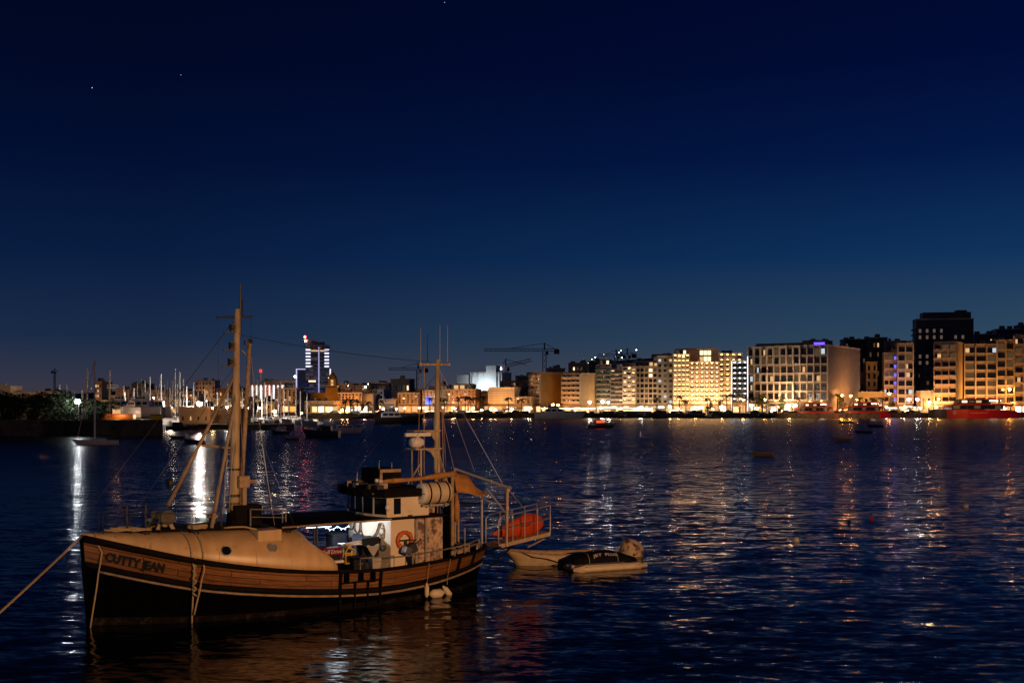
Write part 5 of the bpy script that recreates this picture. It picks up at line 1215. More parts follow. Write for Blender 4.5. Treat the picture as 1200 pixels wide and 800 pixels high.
# chimney stack
c_ = thing('chimney_stack', px(305.5, 460, 800), 0, 'slim red and white lit chimney stack on the skyline right of the foremast', 'chimney')
m = MB(); m.lathe([(1.3, -10), (1.0, 8), (.9, 16)], 10); m.build('stack', WALL['white'], c_); m = MB(); m.lathe([(.95, 14.2), (.95, 16.4)], 10); m.build('red_band', emit('red_glow_band', (1, .05, .04), 1.6, False), c_)
lamp('SPOT', 'stack_light', tuple(px(305, 462, 780)), 2500, (1, .6, .5), .4, tuple(px(305.5, 440, 800)), 60, 1)
# tower cranes
M['crane'] = mat('crane_steel', (.05, .05, .055), .6, noise=.1)
def crane(label, X, Y0, Y1, jl, jr, Y, rise=0, cab=True):
    b = px(X, Y0, Y); tp = px(X, Y1, Y); t = thing('tower_crane', b, 0, label, 'crane'); h = tp.z - b.z
    def truss(p, q, w_):
        m = MB(); p, q = Vector(p), Vector(q); d = q - p; n_ = max(3, int(d.length / (w_ * 1.6))); up = Vector((0, 0, 1)) if abs(d.normalized().z) < .8 else Vector((1, 0, 0))
        s_ = d.cross(up).normalized() * w_ / 2; u_ = s_.cross(d).normalized() * w_ / 2
        cs = [s_ + u_, s_ - u_, -s_ - u_, -s_ + u_]
        for c in cs: m.bar(p + c, q + c, w_ * .16, w_ * .16)
        for i in range(n_):
            a0, a1 = p.lerp(q, i / n_), p.lerp(q, (i + 1) / n_)
            for k in range(4): m.bar(a0 + cs[k], a1 + cs[(k + 1) % 4], w_ * .1, w_ * .1)
        return m
    s = Y / FPX
    truss((0, 0, -20), (0, 0, h), 2.0).build('mast', M['crane'], t)
    truss(((jl - X) * s, 0, h + 1 + (rise if jl < X and jr - X < X - jl else -rise * .2)), (0, 0, h + 1), 1.5).build('jib' if X - jl > jr - X else 'counter_jib', M['crane'], t)
    truss((0, 0, h + 1), ((jr - X) * s, 0, h + 1 + (rise if jr - X > X - jl else 0)), 1.5).build('counter_jib' if X - jl > jr - X else 'jib', M['crane'], t)
    m = MB(); m.bar((0, 0, h + 1), (0, 0, h + 5), .8, .8); m.bar((0, 0, h + 4.8), ((jl - X) * s * .6, 0, h + 1.6), .25, .25); m.bar((0, 0, h + 4.8), ((jr - X) * s * .8, 0, h + 1.6), .25, .25); m.build('apex', M['crane'], t)
    cw = jr if X - jl > jr - X else jl
    m = MB(); m.box(((cw - X) * s * .9, 0, h), (3, 1.6, 2.6)); m.build('counterweight', M['crane'], t)
    m = MB(); m.box((1.4, -1.2, h - .8), (1.6, 1.6, 2)); m.build('cab', M['crane'], t)
    return t, s, h
crane('big tower crane with a long jib pointing left above the golden walled blocks', 638, 440, 412, 567, 654, 640)
t, s, h = crane('small tower crane with a white lit cab and rising jib left of the big crane', 592.5, 452, 431, 585, 623, 620, 3.5)
m = MB(); m.ball((-3, -1.5, h - .5), .8, 8, 6); m.build('work_lamp', emit('crane_lamp', (1, .82, .8), 40), t)
crane('distant tower crane with its jib behind the aft mast aerials', 490, 462, 434, 455, 500, 720)
crane('left one of two faint tower cranes on the ridge left of the golden hotel', 722, 430, 418, 700, 731, 780)
crane('right one of two faint tower cranes on the ridge left of the golden hotel', 735, 430, 417, 722, 744, 740)
crane('lone dark crane mast on the far left skyline behind the fort', 64, 462, 436, 61, 68, 1500)
# ------------------------------------------------------------------ naming small things after what they stand by
ORD = ['', 'second ', 'third ', 'fourth ', 'fifth ', 'sixth ', 'seventh ', 'eighth ', 'ninth ']
def near(X, Ymax=520):
    c = [(abs((b['x0'] + b['x1']) / 2 - X) - (b['x1'] - b['x0']) / 2, b['short']) for b in BLD if b['Y'] < Ymax and 'rear' not in b['short']]
    return min(c)[1]
_used = {}; _defer = []
def label_near(base, X):
    return f"{base}|{near(X)}|{X:.1f}"
def settle_labels():
    """one of a kind at a building: no number; several: counted from the left"""
    gr = {}
    for o in COL.objects:
        l = o.get('label', '')
        if '|' in l: b, n_, x = l.split('|'); gr.setdefault((b, n_), []).append((float(x), o))
    for (b, n_), q in gr.items():
        q.sort(key=lambda e: e[0])
        for i, (x, o) in enumerate(q):
            o['label'] = f"{b} before {n_}" + ('' if len(q) == 1 else ', leftmost' if i == 0 else f", {ORD[i]}from left")
# ------------------------------------------------------------------ street lamps
LAMPM = {'amber': emit('amber_lamp_glow', (1, .36, .07), 300), 'white': emit('white_lamp_glow', (1, .90, .78), 200), 'warm': emit('warm_lamp_glow', (1, .58, .24), 220), 'cold': emit('cold_floodlight', (.90, .96, 1), 170), 'flood': emit('warm_floodlight', (1, .86, .70), 2400)}
M['pole'] = mat('lamp_pole', (.10, .09, .08), .6)
def street_lamp(X, Yp, kind, r=.34, Y=None, label=None, group='street lamps along the promenade', z0=GZ):
    x_ = (X - 600) / FPX
    if Y is None: Y = shoreY(x_ * 460) + 9
    p = px(X, Yp, Y); t = thing('street_lamp', (p.x, p.y, z0), 0, label or label_near(f'{kind} street lamp', X), 'street lamp', group)
    h = p.z - z0
    m = MB(); m.tube([(0, .5, 0), (0, .5, h * .5), (0, .5, h + .15)], [.14, .1, .07], 7); m.tube([(0, .5, h + .15), (0, .05, h + .3)], .05, 6); m.build('pole', M['pole'], t)
    m = MB(); m.ball((0, 0, 0), r, 8, 5); put(m.mesh('lamp_globe', LAMPM[kind]), 'lamp_globe', t, loc=(0, 0, h))
    m = MB(); m.lathe([(r * .2, r * 1.15), (r * 1.15, r * .75), (r * 1.05, r * .6), (r * .3, r * .95)], 8, (0, 0, h)); m.build('lamp_hood', M['pole'], t)
    return t
for X, Y_, k, r in sorted([(1100, 467, 'amber', .4), (1113, 467, 'amber', .36), (1183, 456, 'amber', .5), (1192, 457, 'amber', .36), (1205, 458, 'amber', .4), (987, 463, 'amber', .42), (997, 464, 'amber', .42), (1042, 461, 'amber', .42), (1004, 468, 'amber', .3),
    (648, 474, 'amber', .42), (654, 474.5, 'amber', .38), (491.5, 477.5, 'amber', .36), (497, 477.5, 'amber', .36), (401, 480, 'amber', .36), (407, 480, 'amber', .3), (449, 479, 'amber', .32), (897, 468, 'amber', .34), (871, 468, 'amber', .42), (925, 475, 'warm', .5),
    (1075, 468, 'white', .55), (1089, 471, 'warm', .55), (691, 471, 'white', .5), (706, 470.5, 'white', .5), (713, 471, 'white', .45), (846, 476, 'warm', .4), (815, 477, 'warm', .36), (785, 476, 'warm', .4), (752, 477, 'white', .4), (555, 478, 'amber', .3), (575, 479, 'warm', .3), (600, 479, 'warm', .34), (622, 478, 'warm', .3), (530, 478, 'warm', .3), (427, 480, 'white', .3), (1128, 476, 'amber', .3), (1060, 476, 'white', .3), (1018, 475, 'warm', .3), (944, 478, 'white', .34)]):
    street_lamp(X, Y_, k, r)
ML = 'street lamps of the marina'
street_lamp(91, 470, 'cold', .5, 230.5, 'glaring cold floodlight on a pole beside the dark trees of the spit', 'floodlights of the marina', 3)
street_lamp(234, 473, 'flood', .62, 300.5, 'brightest warm floodlight standing over the square stone building', 'floodlights of the marina', 4.9)
for X, Y_, k, r, Y, lab in ((187, 477, 'warm', .36, 330, 'warm street lamp behind the boatyard yachts'), (249, 477.5, 'warm', .24, 284, 'small warm lamp at the left end of the long stone shed'), (266, 477, 'white', .24, 284, 'small lamp at the right half of the long stone shed'), (290.5, 477.5, 'warm', .3, 330, 'warm street lamp just right of the foremast'),
    (304, 478, 'white', .22, 340, 'white street lamp left of the golden villa'), (322, 482, 'warm', .5, 400, 'warm bright street lamp right of the golden villa'), (353, 484, 'amber', .4, 430, 'amber street lamp at the foot of the glass tower'), (180, 466, 'white', .2, 340, 'small white lamp on a tall pole behind the boatyard'), (388, 478, 'warm', .22, 430, 'small warm street lamp in front of the stone terrace end'), (345.5, 441, 'white', .7, 740, 'white lamp at the end of the distant flat hall'), (408, 452, 'cold', .10, 650, 'cold glaring lamp on the hillside right of the glass tower'), (428, 453, 'white', .5, 650, 'white lamp on the hillside above the block with the wide lit window')):
    street_lamp(X, Y_, k, r, Y, lab, ML, max(GZ, hillz((X - 600) / FPX * Y, Y)) if Y > 500 else 1.2)
rs = random.Random(21)
for i in range(46):
    X = 392 + i * 17.6 + rs.uniform(-6, 6); street_lamp(X, rs.uniform(476.5, 482), rs.choice(['amber', 'amber', 'warm', 'white', 'warm']), rs.uniform(.16, .27), None, None, 'street lamps along the promenade')
# far lights of the town
tiny = [emit('far_lamp_white', (1, .88, .72), 30, False), emit('far_lamp_amber', (1, .5, .15), 30, False), emit('far_lamp_cold', (.85, .95, 1), 30, False)]
rnd2 = random.Random(5); k_ = 0
for i in range(150):
    X = rnd2.choice([rnd2.uniform(110, 345), rnd2.uniform(110, 345), rnd2.uniform(240, 470), rnd2.uniform(388, 470), rnd2.uniform(600, 790), rnd2.uniform(940, 1065)]); Y = rnd2.uniform(540, 900)
    Xw = (X - 600) / FPX * Y; zg = hillz(Xw, Y); h = rnd2.uniform(2.5, 5.5); mt = tiny[rnd2.choice([0, 0, 1, 1, 2])]
    t = thing('distant_lamp', (Xw, Y, zg), 0, 'tiny far street lamp among the dark houses of the hillside behind the waterfront', 'street lamp', 'far street lamps of the town')
    pl_ = cached('farpole', lambda: MB().tube([(0, 0, 0), (0, 0, 9)], .1, 5).mesh('pole', M['pole']))
    p_ = put(pl_, 'pole', t); p_.scale = (1, 1, h / 9)
    put(cached(('farlamp', mt.name), lambda: MB().ball((0, 0, 0), .27, 6, 4).mesh('lamp_globe', mt)), 'lamp_globe', t, loc=(0, 0, h))

# ------------------------------------------------------------------ pavilions and kiosks
KV = [emit('kiosk_glow_white', (1, .88, .74), 4.5), emit('kiosk_glow_pink', (1, .62, .5), 2.6), emit('kiosk_glow_gold', (1, .62, .24), 2.2), emit('kiosk_glow_orange', (1, .40, .12), 1.4), emit('kiosk_glow_dim', (1, .7, .45), .5)]
LITG = emit('golden_lit_interior', (1, .62, .24), 2.4); LITW = emit('white_lit_interior', (1, .86, .68), 2.6); FASC = emit('lit_fascia', (1, .80, .50), 4.0)
M['canopy'] = mat('white_canopy', (.72, .68, .6), .7, noise=.1)
def kiosk(x0, x1, ytop, kind, label, Y=None, fascia=True, group=None, dz=0):
    xm = ((x0 + x1) / 2 - 600) / FPX * 460
    if Y is None: Y = shoreY(xm) + 10
    a, b = px(x0, 0, Y), px(x1, 0, Y); Wd = b.x - a.x; h = px(0, ytop, Y).z - GZ
    t = thing('waterfront_kiosk' if Wd < 9 else 'waterfront_pavilion', (a.x, Y, GZ), 0, label, 'kiosk' if Wd < 9 else 'pavilion', group)
    m = MB(); m.bx(0, Wd, 3.5, 3.7, 0, h - .2); m.bx(0, .15, .8, 3.49, 0, h - .2); m.bx(Wd - .15, Wd, .8, 3.49, 0, h - .2); m.build('wall', M['canopy'], t)
    rk = random.Random(int(x0 * 7)); nbk = max(1, round(Wd / 2.4))
    for i in range(nbk):
        m = MB(); xa = .2 + (Wd - .4) * i / nbk; m.bx(xa + .08, xa + (Wd - .4) / nbk - .08, 3.38, 3.48, .5, h - .5 - rk.choice([0, .4, .9])); m.build('lit_bay', (LITG if kind == 'gold' and rk.random() < .6 else rk.choice(KV)) , t)
    m = MB(); m.add([(-.3, -.6, h - .25), (Wd + .3, -.6, h - .25), (Wd + .3, 4, h + .1), (-.3, 4, h + .1), (-.3, -.6, h - .1), (Wd + .3, -.6, h - .1), (Wd + .3, 4, h + .3), (-.3, 4, h + .3)], [(3, 2, 1, 0), (4, 5, 6, 7), (0, 1, 5, 4), (1, 2, 6, 5), (2, 3, 7, 6), (3, 0, 4, 7)]); m.build('roof', M['canopy'], t)
    if fascia: m = MB(); m.bx(-.2, Wd + .2, -.72, -.62, h - .32, h - .02); m.build('fascia_light', FASC, t)
    n_ = max(2, int(Wd / 3)); 
    for i in range(n_ + 1): put(boxmesh('post', .14, .14, round(h - .3, 1), M['pole']), 'post', t, loc=(Wd * i / n_, -.3, (h - .3) / 2))
    m = MB(); m.bx(.2, Wd - .2, .4, .9, 0, 1.0); m.build('counter', M['tar'], t)
    rr = random.Random(int(x0)); m_ = int(Wd / 1.5)
    return t
kiosk(635, 697, 478, 'gold', 'long golden lit pavilion with a bright fascia behind the white motor yacht')
kiosk(702, 764, 477.5, 'gold', 'long golden lit pavilion right of the small red lit boat')
for i, (x0, x1, k, yt) in enumerate([(385, 398, 'white', 482), (400, 411, 'white', 482.5), (413, 422, 'gold', 482), (424, 435, 'white', 482), (440, 454, 'white', 481.5), (456, 463, 'gold', 482), (498, 509, 'white', 481), (511, 522, 'white', 482), (525, 540, 'white', 481), (543, 560, 'white', 481.5), (563, 577, 'white', 480.5), (580, 590, 'gold', 481), (593, 606, 'white', 481), (609, 620, 'gold', 481), (768, 782, 'gold', 479), (786, 800, 'gold', 480), (806, 824, 'gold', 480), (830, 848, 'gold', 480), (880, 890, 'gold', 477), (900, 912, 'white', 476), (931, 944, 'gold', 477), (1038, 1050, 'white', 477.5), (1056, 1066, 'white', 477), (1068, 1080, 'gold', 477), (1186, 1205, 'white', 471)]):
    kiosk(x0, x1, yt, k, label_near(('white' if k == 'white' else 'golden') + ' lit canopy kiosk', (x0 + x1) / 2), fascia=i % 3 == 0, group='lit kiosks along the promenade')

# ------------------------------------------------------------------ promenade trees, palms, cars
M['leaf'] = mat('tree_leaves', (.035, .055, .02), .7, noise=.4, nscale=1); M['frond'] = mat('palm_fronds', (.04, .055, .02), .7, noise=.3, nscale=1); M['bark'] = mat('bark', (.09, .065, .045), .9, noise=.3, nscale=4)
def crown_mesh(key, n, rx, rz, leaf, seed, clumps=9):
    def f():
        rr = random.Random(seed); m = MB(); cl = [(rr.gauss(0, .45) * rx, rr.gauss(0, .45) * rx, rr.uniform(-.6, .6) * rz, rr.uniform(.35, .6) * rx) for _ in range(clumps)]
        for _ in range(n):
            cx, cy, cz, cr = rr.choice(cl); v = Vector((rr.gauss(0, 1), rr.gauss(0, 1), rr.gauss(0, 1))).normalized() * cr * rr.uniform(.55, 1.05)
            p = Vector((cx, cy, cz)) + v; a = Vector((rr.gauss(0, 1), rr.gauss(0, 1), rr.gauss(0, 1))).normalized(); b = a.cross(Vector((rr.gauss(0, 1), rr.gauss(0, 1), rr.gauss(0, 1)))).normalized(); s = leaf * rr.uniform(.6, 1.3)
            m.add([p - a * s, p + b * s * .5, p + a * s, p - b * s * .5], [(0, 1, 2, 3)])
        return m.mesh('crown', M['leaf'])
    return cached(('crown', key), f)
def tree(loc, h, key, label, cat='tree', group=None, rx=None, lean=0):
    t = thing('broadleaf_tree', loc, rnd.uniform(0, 6), label, cat, group)
    rx = rx or h * .36; c = crown_mesh(*key); o = put(c, 'crown', t, loc=(0, 0, h * .66)); s = rx / key[2]; o.scale = (s, s, h * .36 / key[3])
    m = MB(); m.tube([(0, 0, -.2), (.05, 0, h * .25), (.1, .05, h * .5)], [h * .035, h * .028, h * .02], 7)
    for k in range(4):
        a = k * 1.6; m.tube([(.08, 0, h * .4), (math.cos(a) * rx * .35, math.sin(a) * rx * .35, h * .6), (math.cos(a) * rx * .6, math.sin(a) * rx * .6, h * .75)], [h * .016, h * .01, h * .004], 5)
    m.build('trunk', M['bark'], t)
    return t
KS = ('small', 700, 3.0, 2.4, .34, 21)
def palm_crown():
    m = MB(); rr = random.Random(4)
    for k in range(20):
        a = k * 2.4; up = rr.uniform(-.1, .9); L_ = rr.uniform(1.9, 2.6); d = Vector((math.cos(a), math.sin(a), 0)); s = Vector((-d.y, d.x, 0)); pts = []
        for i in range(6):
            u = i / 5; pts.append(d * L_ * u + Vector((0, 0, up * L_ * u - 1.1 * L_ * u * u * .75)))
        m.loft([[p - s * .26 * math.sin(math.pi * (.1 + .85 * i / 5)), p + Vector((0, 0, .08)), p + s * .26 * math.sin(math.pi * (.1 + .85 * i / 5))] for i, p in enumerate(pts)], False, False)
    return m.mesh('fronds', M['frond'])
def palm(X, h):
    xw = (X - 600) / FPX * 462; Y = shoreY(xw) + 6.5; p = px(X, HZ, Y)
    t = thing('palm_tree', (p.x, Y, GZ), rnd.uniform(0, 6), label_near('palm tree on the promenade', X), 'palm tree', 'palms along the promenade')
    m = MB(); m.tube([(0, 0, 0), (.08, 0, h * .5), (.12, .05, h)], [.26, .2, .17], 7); m.build('trunk', M['bark'], t)
    o = put(cached('palm', palm_crown), 'fronds', t, loc=(.12, .05, h)); 
for X, h in ((404, 5), (411, 5.5), (419, 5), (432, 4.5), (446, 5), (504, 6), (515, 6), (521, 5.5), (537, 6), (545, 6.5), (552, 6), (559, 6), (566, 6.5), (596, 6), (611, 5.5), (770, 6), (796, 6.5), (804, 5), (829, 6), (843, 5), (852, 7), (858, 7.5), (866, 8), (874, 6.5), (883, 6), (936, 6), (961, 7), (969, 7), (981, 7.5), (1007, 6), (1022, 6), (1034, 6)):
    palm(X, h)
for X, Y_, h in ((893, 470, 7.5), (917, 471, 6.5), (945, 466, 8.5), (951, 470, 7), (412, 479, 4.5), (424, 480, 4), (834, 477, 4.5), (1044, 470, 5), (1026, 471, 5.5), (985, 470, 7)):
    xw = (X - 600) / FPX * 470; Y = shoreY(xw) + 14; p = px(X, HZ, Y); tree((p.x, Y, GZ), h, KS, label_near('round dark tree', X), group='trees along the promenade')
CARB = {}
def car_meshes(col):
    k, c = col
    def body():
        m = MB(); prof = [(-2.1, .35), (-2.1, .75), (-1.95, .9), (-1.2, .98), (-.6, 1.4), (.75, 1.43), (1.5, 1.0), (2.05, .85), (2.1, .35)]
        m.loft([[(x, y * (1 if z < 1 else .86), z) for x, z in prof] for y in (-.85, .85)], True, True); return m.mesh('body', mat('car_paint_' + k, c, .3, coat=.6), False)
    return cached(('car', k), body)
def car(X, col, dy=3.2):
    xw = (X - 600) / FPX * 455; Y = shoreY(xw) + dy; p = px(X, HZ, Y)
    t = thing('parked_car', (p.x, Y, GZ), R(rnd.choice([0, 180])), label_near(col[0] + ' car parked', X), 'car', 'cars parked along the quay')
    put(car_meshes(col), 'body', t)
    put(cached('carwin', lambda: MB().loft([[(x, y, z) for x, z in ((-1.05, .98), (-.58, 1.33), (.7, 1.35), (1.25, 1.0))] for y in (-.87, .87)], True, True).mesh('side_windows', M['glassdark'])), 'side_windows', t)
    for x in (-1.3, 1.3):
        for y in (-.8, .8): put(cached('wheel', lambda: MB().lathe([(.05, -.1), (.32, -.1), (.32, .1), (.05, .1)], 10, axis='Y').mesh('wheel', M['tar'])), 'wheel', t, loc=(x, y, .32))
CC = [('dark', (.015, .015, .02)), ('grey', (.12, .12, .13)), ('white', (.5, .5, .5)), ('maroon', (.1, .01, .01)), ('blue', (.02, .04, .10))]
for X in (392, 416, 447, 512, 541, 571, 603, 727, 771, 812, 852, 884, 921, 1046, 1067): car(X, rnd.choice(CC[:2] + CC))

# ------------------------------------------------------------------ people strolling are too small to see; next the spit on the left
m = MB()
def slab(pts, z0, z1): 
    mm_ = MB(); prism(mm_, pts, z0, z1); return mm_
def pX(X, Y): return ((X - 600) / FPX * Y, Y)
tag(slab([pX(-160, 228), pX(95, 228), pX(190, 229), pX(189, 275), pX(-300, 275)], -2, 3.0).build('spit_ground', M['ground']), kind='structure')
m = MB(); a, b = pX(-160, 227.4), pX(190, 228.4); m.loft([[(a[0], a[1], -2), (a[0], a[1], 3.25), (a[0], a[1] + .5, 3.25), (a[0], a[1] + .5, -2)], [(b[0], b[1], -2), (b[0], b[1], 3.25), (b[0], b[1] + .5, 3.25), (b[0], b[1] + .5, -2)]])
tag(m.build('harbour_wall', M['quay']), 'dark stone harbour wall at the water along the tree covered spit', 'harbour wall')
tag(slab([pX(206, 281), pX(345, 281), pX(345, 300), pX(206, 303)], -2, 1.1).build('mole', M['quay']), kind='structure')
KT = ('big', 2600, 3.2, 2.8, .26, 5, 13)
for X, Y, h, lab in ((2, 236, 9.4, 'dark leafy tree at the left edge of the picture on the spit'), (22, 232, 8.6, 'dark leafy tree second from the left edge on the spit'), (44, 236, 9.2, 'rounded dark tree in the middle of the spit'), (66, 233, 10.0, 'tall dark tree on the spit below the crane mast'), (76, 234.5, 8.2, 'tree with its right side lit green by the cold floodlight'), (116, 237, 7.4, 'small dark tree just right of the cold floodlight'), (-22, 236, 9.5, 'dark tree just outside the left edge on the spit')):
    p = pX(X, Y); tree((p[0], p[1], 3), h * .6, KT, lab, group='trees on the spit', rx=h * .40)
for X, Y, lab in ((10, 229.5, 'low dark bush at the foot of the leftmost spit trees'), (34, 229.5, 'low dark bush by the harbour wall below the middle spit trees'), (56, 229.5, 'low dark bush by the harbour wall left of the tall spit tree'), (72, 229.5, 'low dark bush by the harbour wall under the lit tree'), (110, 231, 'low dark bush right of the cold floodlight pole')):
    p = pX(X, Y); t = thing('bush', (p[0], p[1] + 1.2, 3), rnd.uniform(0, 6), lab, 'bush', 'bushes on the spit'); o = put(crown_mesh(*KT), 'foliage', t, loc=(0, 0, 1.2)); o.scale = (.9, .6, .55)
    m = MB(); m.tube([(0, 0, 0), (0, 0, 1)], .1, 6); m.build('stem', M['bark'], t)
# fort wall behind the trees
ft = thing('fort_wall', px(-30, 470, 330), 0, 'long low stone fort wall showing above the dark trees at far left', 'fort'); ft.location.z = 2
m = MB(); m.bx(0, 23.8, 0, 4, -4, px(0, 459, 330).z - 2); m.bx(-14, 11, -1, 7, -4, px(0, 452, 330).z - 2); m.build('rampart', WALL['stone'], ft); m = MB()
for i in range(8): m.bx(-13 + i * 3, -11.6 + i * 3, -1, 0, px(0, 452, 330).z - 2.01, px(0, 449.8, 330).z - 2)
m.build('battlement', WALL['stone'], ft)
lamp('POINT', 'fort_lamp', tuple(px(52, 461, 318)), 1100, OR, .3)

# ------------------------------------------------------------------ boats
BH = {'white': mat('white_gelcoat', (.62, .62, .62), .3, noise=.06), 'navy': mat('navy_gelcoat', (.015, .025, .06), .3), 'dark': mat('dark_hull_paint', (.012, .012, .015), .4), 'red': mat('red_hull_paint', (.42, .012, .012), .35, noise=.1), 'wood': M['brown'], 'grey': mat('grey_hull', (.22, .22, .23), .4), 'orange': mat('orange_hull', (.45, .16, .03), .5)}
LITC = emit('lit_cabin_glass', (1, .78, .5), 1.8, False); REDL = emit('red_lit_cabin', (1, .12, .05), 1.4)
def cabin_boat(name, label, X, Yp, L, hull='white', flip=False, yaw=0, cab='white', win='dark', cat='boat', group=None, z=0, Y=None, fly=False, mast=0, D=None, cabx=(.35, .78), ch=1.5, railing=True):
    Y = Y or HC * FPX / (Yp - HZ); p = px(X, HZ, Y); rz = yaw + (math.pi if flip else 0)
    o = Vector((p.x, Y, z)) - Vector((math.cos(rz), math.sin(rz), 0)) * L / 2
    t = thing(name, o, rz, label, cat, group); D = D or L * .10; Bm = L * .28 + .4
    m = MB(); r = hull_rings(L, Bm, D, .4 if z == 0 else 1.1, L * .08); m.loft(r, False, False); m.add([r[-1][k] for k in range(9)], [tuple(range(9))]); m.build('hull', BH[hull], t, True)
    m = MB(); m.loft([[(q[0][0], q[0][1] * .96, q[0][2] - .04), (q[8][0], q[8][1] * .96, q[8][2] - .04)] for q in r], False, False); m.build('deck', M['canopy'] if cab == 'white' else M['deck'], t)
    x0_, x1_ = L * cabx[0], L * cabx[1]; w_ = Bm * .33
    def cabinbox(nm, x0_, x1_, w_, z0_, h_, par):
        m = MB(); m.add([(x0_, -w_, z0_), (x1_, -w_, z0_), (x1_, w_, z0_), (x0_, w_, z0_), (x0_ + h_ * .7, -w_ * .9, z0_ + h_), (x1_ - .1, -w_ * .9, z0_ + h_), (x1_ - .1, w_ * .9, z0_ + h_), (x0_ + h_ * .7, w_ * .9, z0_ + h_)], [(3, 2, 1, 0), (4, 5, 6, 7), (0, 1, 5, 4), (1, 2, 6, 5), (2, 3, 7, 6), (3, 0, 4, 7)])
        c = m.build(nm, BH.get(cab, BH['white']), par, bevel=.04)
        n_ = 3
        for s in (-1, 1):
            for i in range(n_):
                xa = x0_ + h_ * .55 + (x1_ - x0_ - h_ * .7) * (i + .1) / n_; xb = x0_ + h_ * .55 + (x1_ - x0_ - h_ * .7) * (i + .85) / n_
                m = MB(); ya, yb = s * w_ * .965, s * w_ * .925
                m.loft([[(xa, ya + s * .02, z0_ + h_ * .42), (xb, ya + s * .02, z0_ + h_ * .42), (xb, yb + s * .02, z0_ + h_ * .82), (xa, yb + s * .02, z0_ + h_ * .82)], [(xa, ya - s * .05, z0_ + h_ * .42), (xb, ya - s * .05, z0_ + h_ * .42), (xb, yb - s * .05, z0_ + h_ * .82), (xa, yb - s * .05, z0_ + h_ * .82)]])
                m.build('window', {'dark': M['glassdark'], 'lit': LITC, 'red': REDL}[win], c)
        return c
    c = cabinbox('cabin', x0_, x1_, w_, D * .95, ch, t)
    if fly: cabinbox('flybridge', x0_ + L * .12, x1_ - L * .06, w_ * .8, D * .95 + ch, ch * .75, t); m = MB(); m.bx(x1_ - L * .10, x1_ - L * .07, -w_ * .7, w_ * .7, D + ch * 1.7, D + ch * 2.3); m.tube([(x1_ - L * .085, 0, D + ch * 2.2), (x1_ - L * .07, 0, D + ch * 3)], .05, 6); m.build('radar_arch', BH['white'], t)
    if railing:
        m = MB(); top = [(q[0][0], q[0][1] * .95, q[0][2] + .6) for q in r[:8]] 
        for s in (1, -1):
            m.tube([(a, b * s, c_) for a, b, c_ in top], .03, 5)
            for a, b, c_ in top[1::2]: m.tube([(a, b * s, c_), (a, b * s, c_ - .62)], .025, 5)
        m.build('bow_rail', M['steel'], t)
    if mast: m = MB(); m.tube([(x0_ + L * .1, 0, D), (x0_ + L * .1, 0, D + mast)], [.1, .05], 7); m.tube([(x0_ + L * .1, -.8, D + mast * .75), (x0_ + L * .1, .8, D + mast * .75)], .04, 5); m.build('mast', M['mast'], t)
    return t
def yacht(X, ytop, Y, label, L=10, yaw=0, group=None, hull='white', boom=True):
    p = px(X, HZ, Y); t = thing('sailing_yacht', (p.x - L * .42 * math.cos(yaw), Y - L * .42 * math.sin(yaw), 0), yaw, label, 'yacht', group)
    def hm():
        m = MB(); r = hull_rings(10, 3.1, 1.05, .5, 1.0, .75); m.loft(r, False, False); m.add([r[-1][k] for k in range(9)], [tuple(range(9))]); return m.mesh('hull', BH[hull], True)
    def dm():
        r = hull_rings(10, 3.1, 1.05, .5, 1.0, .75); m = MB(); m.loft([[(q[0][0], q[0][1] * .97, q[0][2] - .03), (q[8][0], q[8][1] * .97, q[8][2] - .03)] for q in r], False, False); return m.mesh('deck', M['canopy'])
    s = L / 10
    for k, f in (('hull', hm), ('deck', dm)): o = put(cached(('yacht', k, hull), f), k, t); o.scale = (s, s, s)
    o = put(cached('ycabin', lambda: MB().loft([[(3, -.8, 1), (3, .8, 1), (3.5, .6, 1.5), (3.5, -.6, 1.5)], [(7, -.95, 1), (7, .95, 1), (7, .8, 1.55), (7, -.8, 1.55)]]).mesh('coachroof', BH['white'])), 'coachroof', t); o.scale = (s, s, s)
    h = px(0, ytop, Y).z; o = put(cached('ymast', lambda: MB().tube([(0, 0, 0), (0, 0, 1)], [.15, .12], 7).mesh('mast', BH['white'])), 'mast', t, loc=(L * .42, 0, .8)); o.scale = (1.15, 1.15, h - .8)
    o = put(cached('yspread', lambda: MB().tube([(0, -.9, 0), (0, .9, 0)], .05, 5).mesh('spreader', BH['white'])), 'spreader', t, loc=(L * .42, 0, h * .62))
    if boom: o = put(cached('yboom', lambda: MB().tube([(0, 0, 0), (4, 0, .05)], [.16, .13], 7).mesh('furled_mainsail', M['navy'])), 'furled_mainsail', t, loc=(L * .43, 0, 2.3 * s)); o.scale = (s, s, s)
    m = cached('ystay', lambda: MB().tube([(0, 0, 0), (-4.1, 0, -1)], .02, 4).mesh('forestay', M['steel'])); o = put(m, 'forestay', t, loc=(L * .42, 0, h)); o.scale = (s, 1, h - 1.2)
    return t
yacht(111, 422, 186, 'sailing yacht moored alone off the spit with a tall bare mast and low boom', 6.4, R(20))
GY = 'sailing yachts packed in the marina'
YL = [(70, 451), (78, 451), (87, 455), (137, 456), (150, 457), (157, 455), (166, 442), (170, 446), (176, 441), (183, 452), (189, 438), (196, 445), (199, 454), (205.5, 432), (211, 436), (219, 453), (227, 448), (240, 456), (255, 460), (273, 458), (284, 455), (297, 456), (302, 445), (307, 452), (313, 455), (322, 452), (329, 447), (338, 457), (347, 453), (360, 460), (96, 457), (145, 452), (161, 449), (174, 455), (193, 450), (202, 446), (208, 450), (215, 444), (232, 455), (246, 452), (267, 450), (290, 452), (310, 448), (318, 457), (326, 453), (333, 456), (352, 458)]
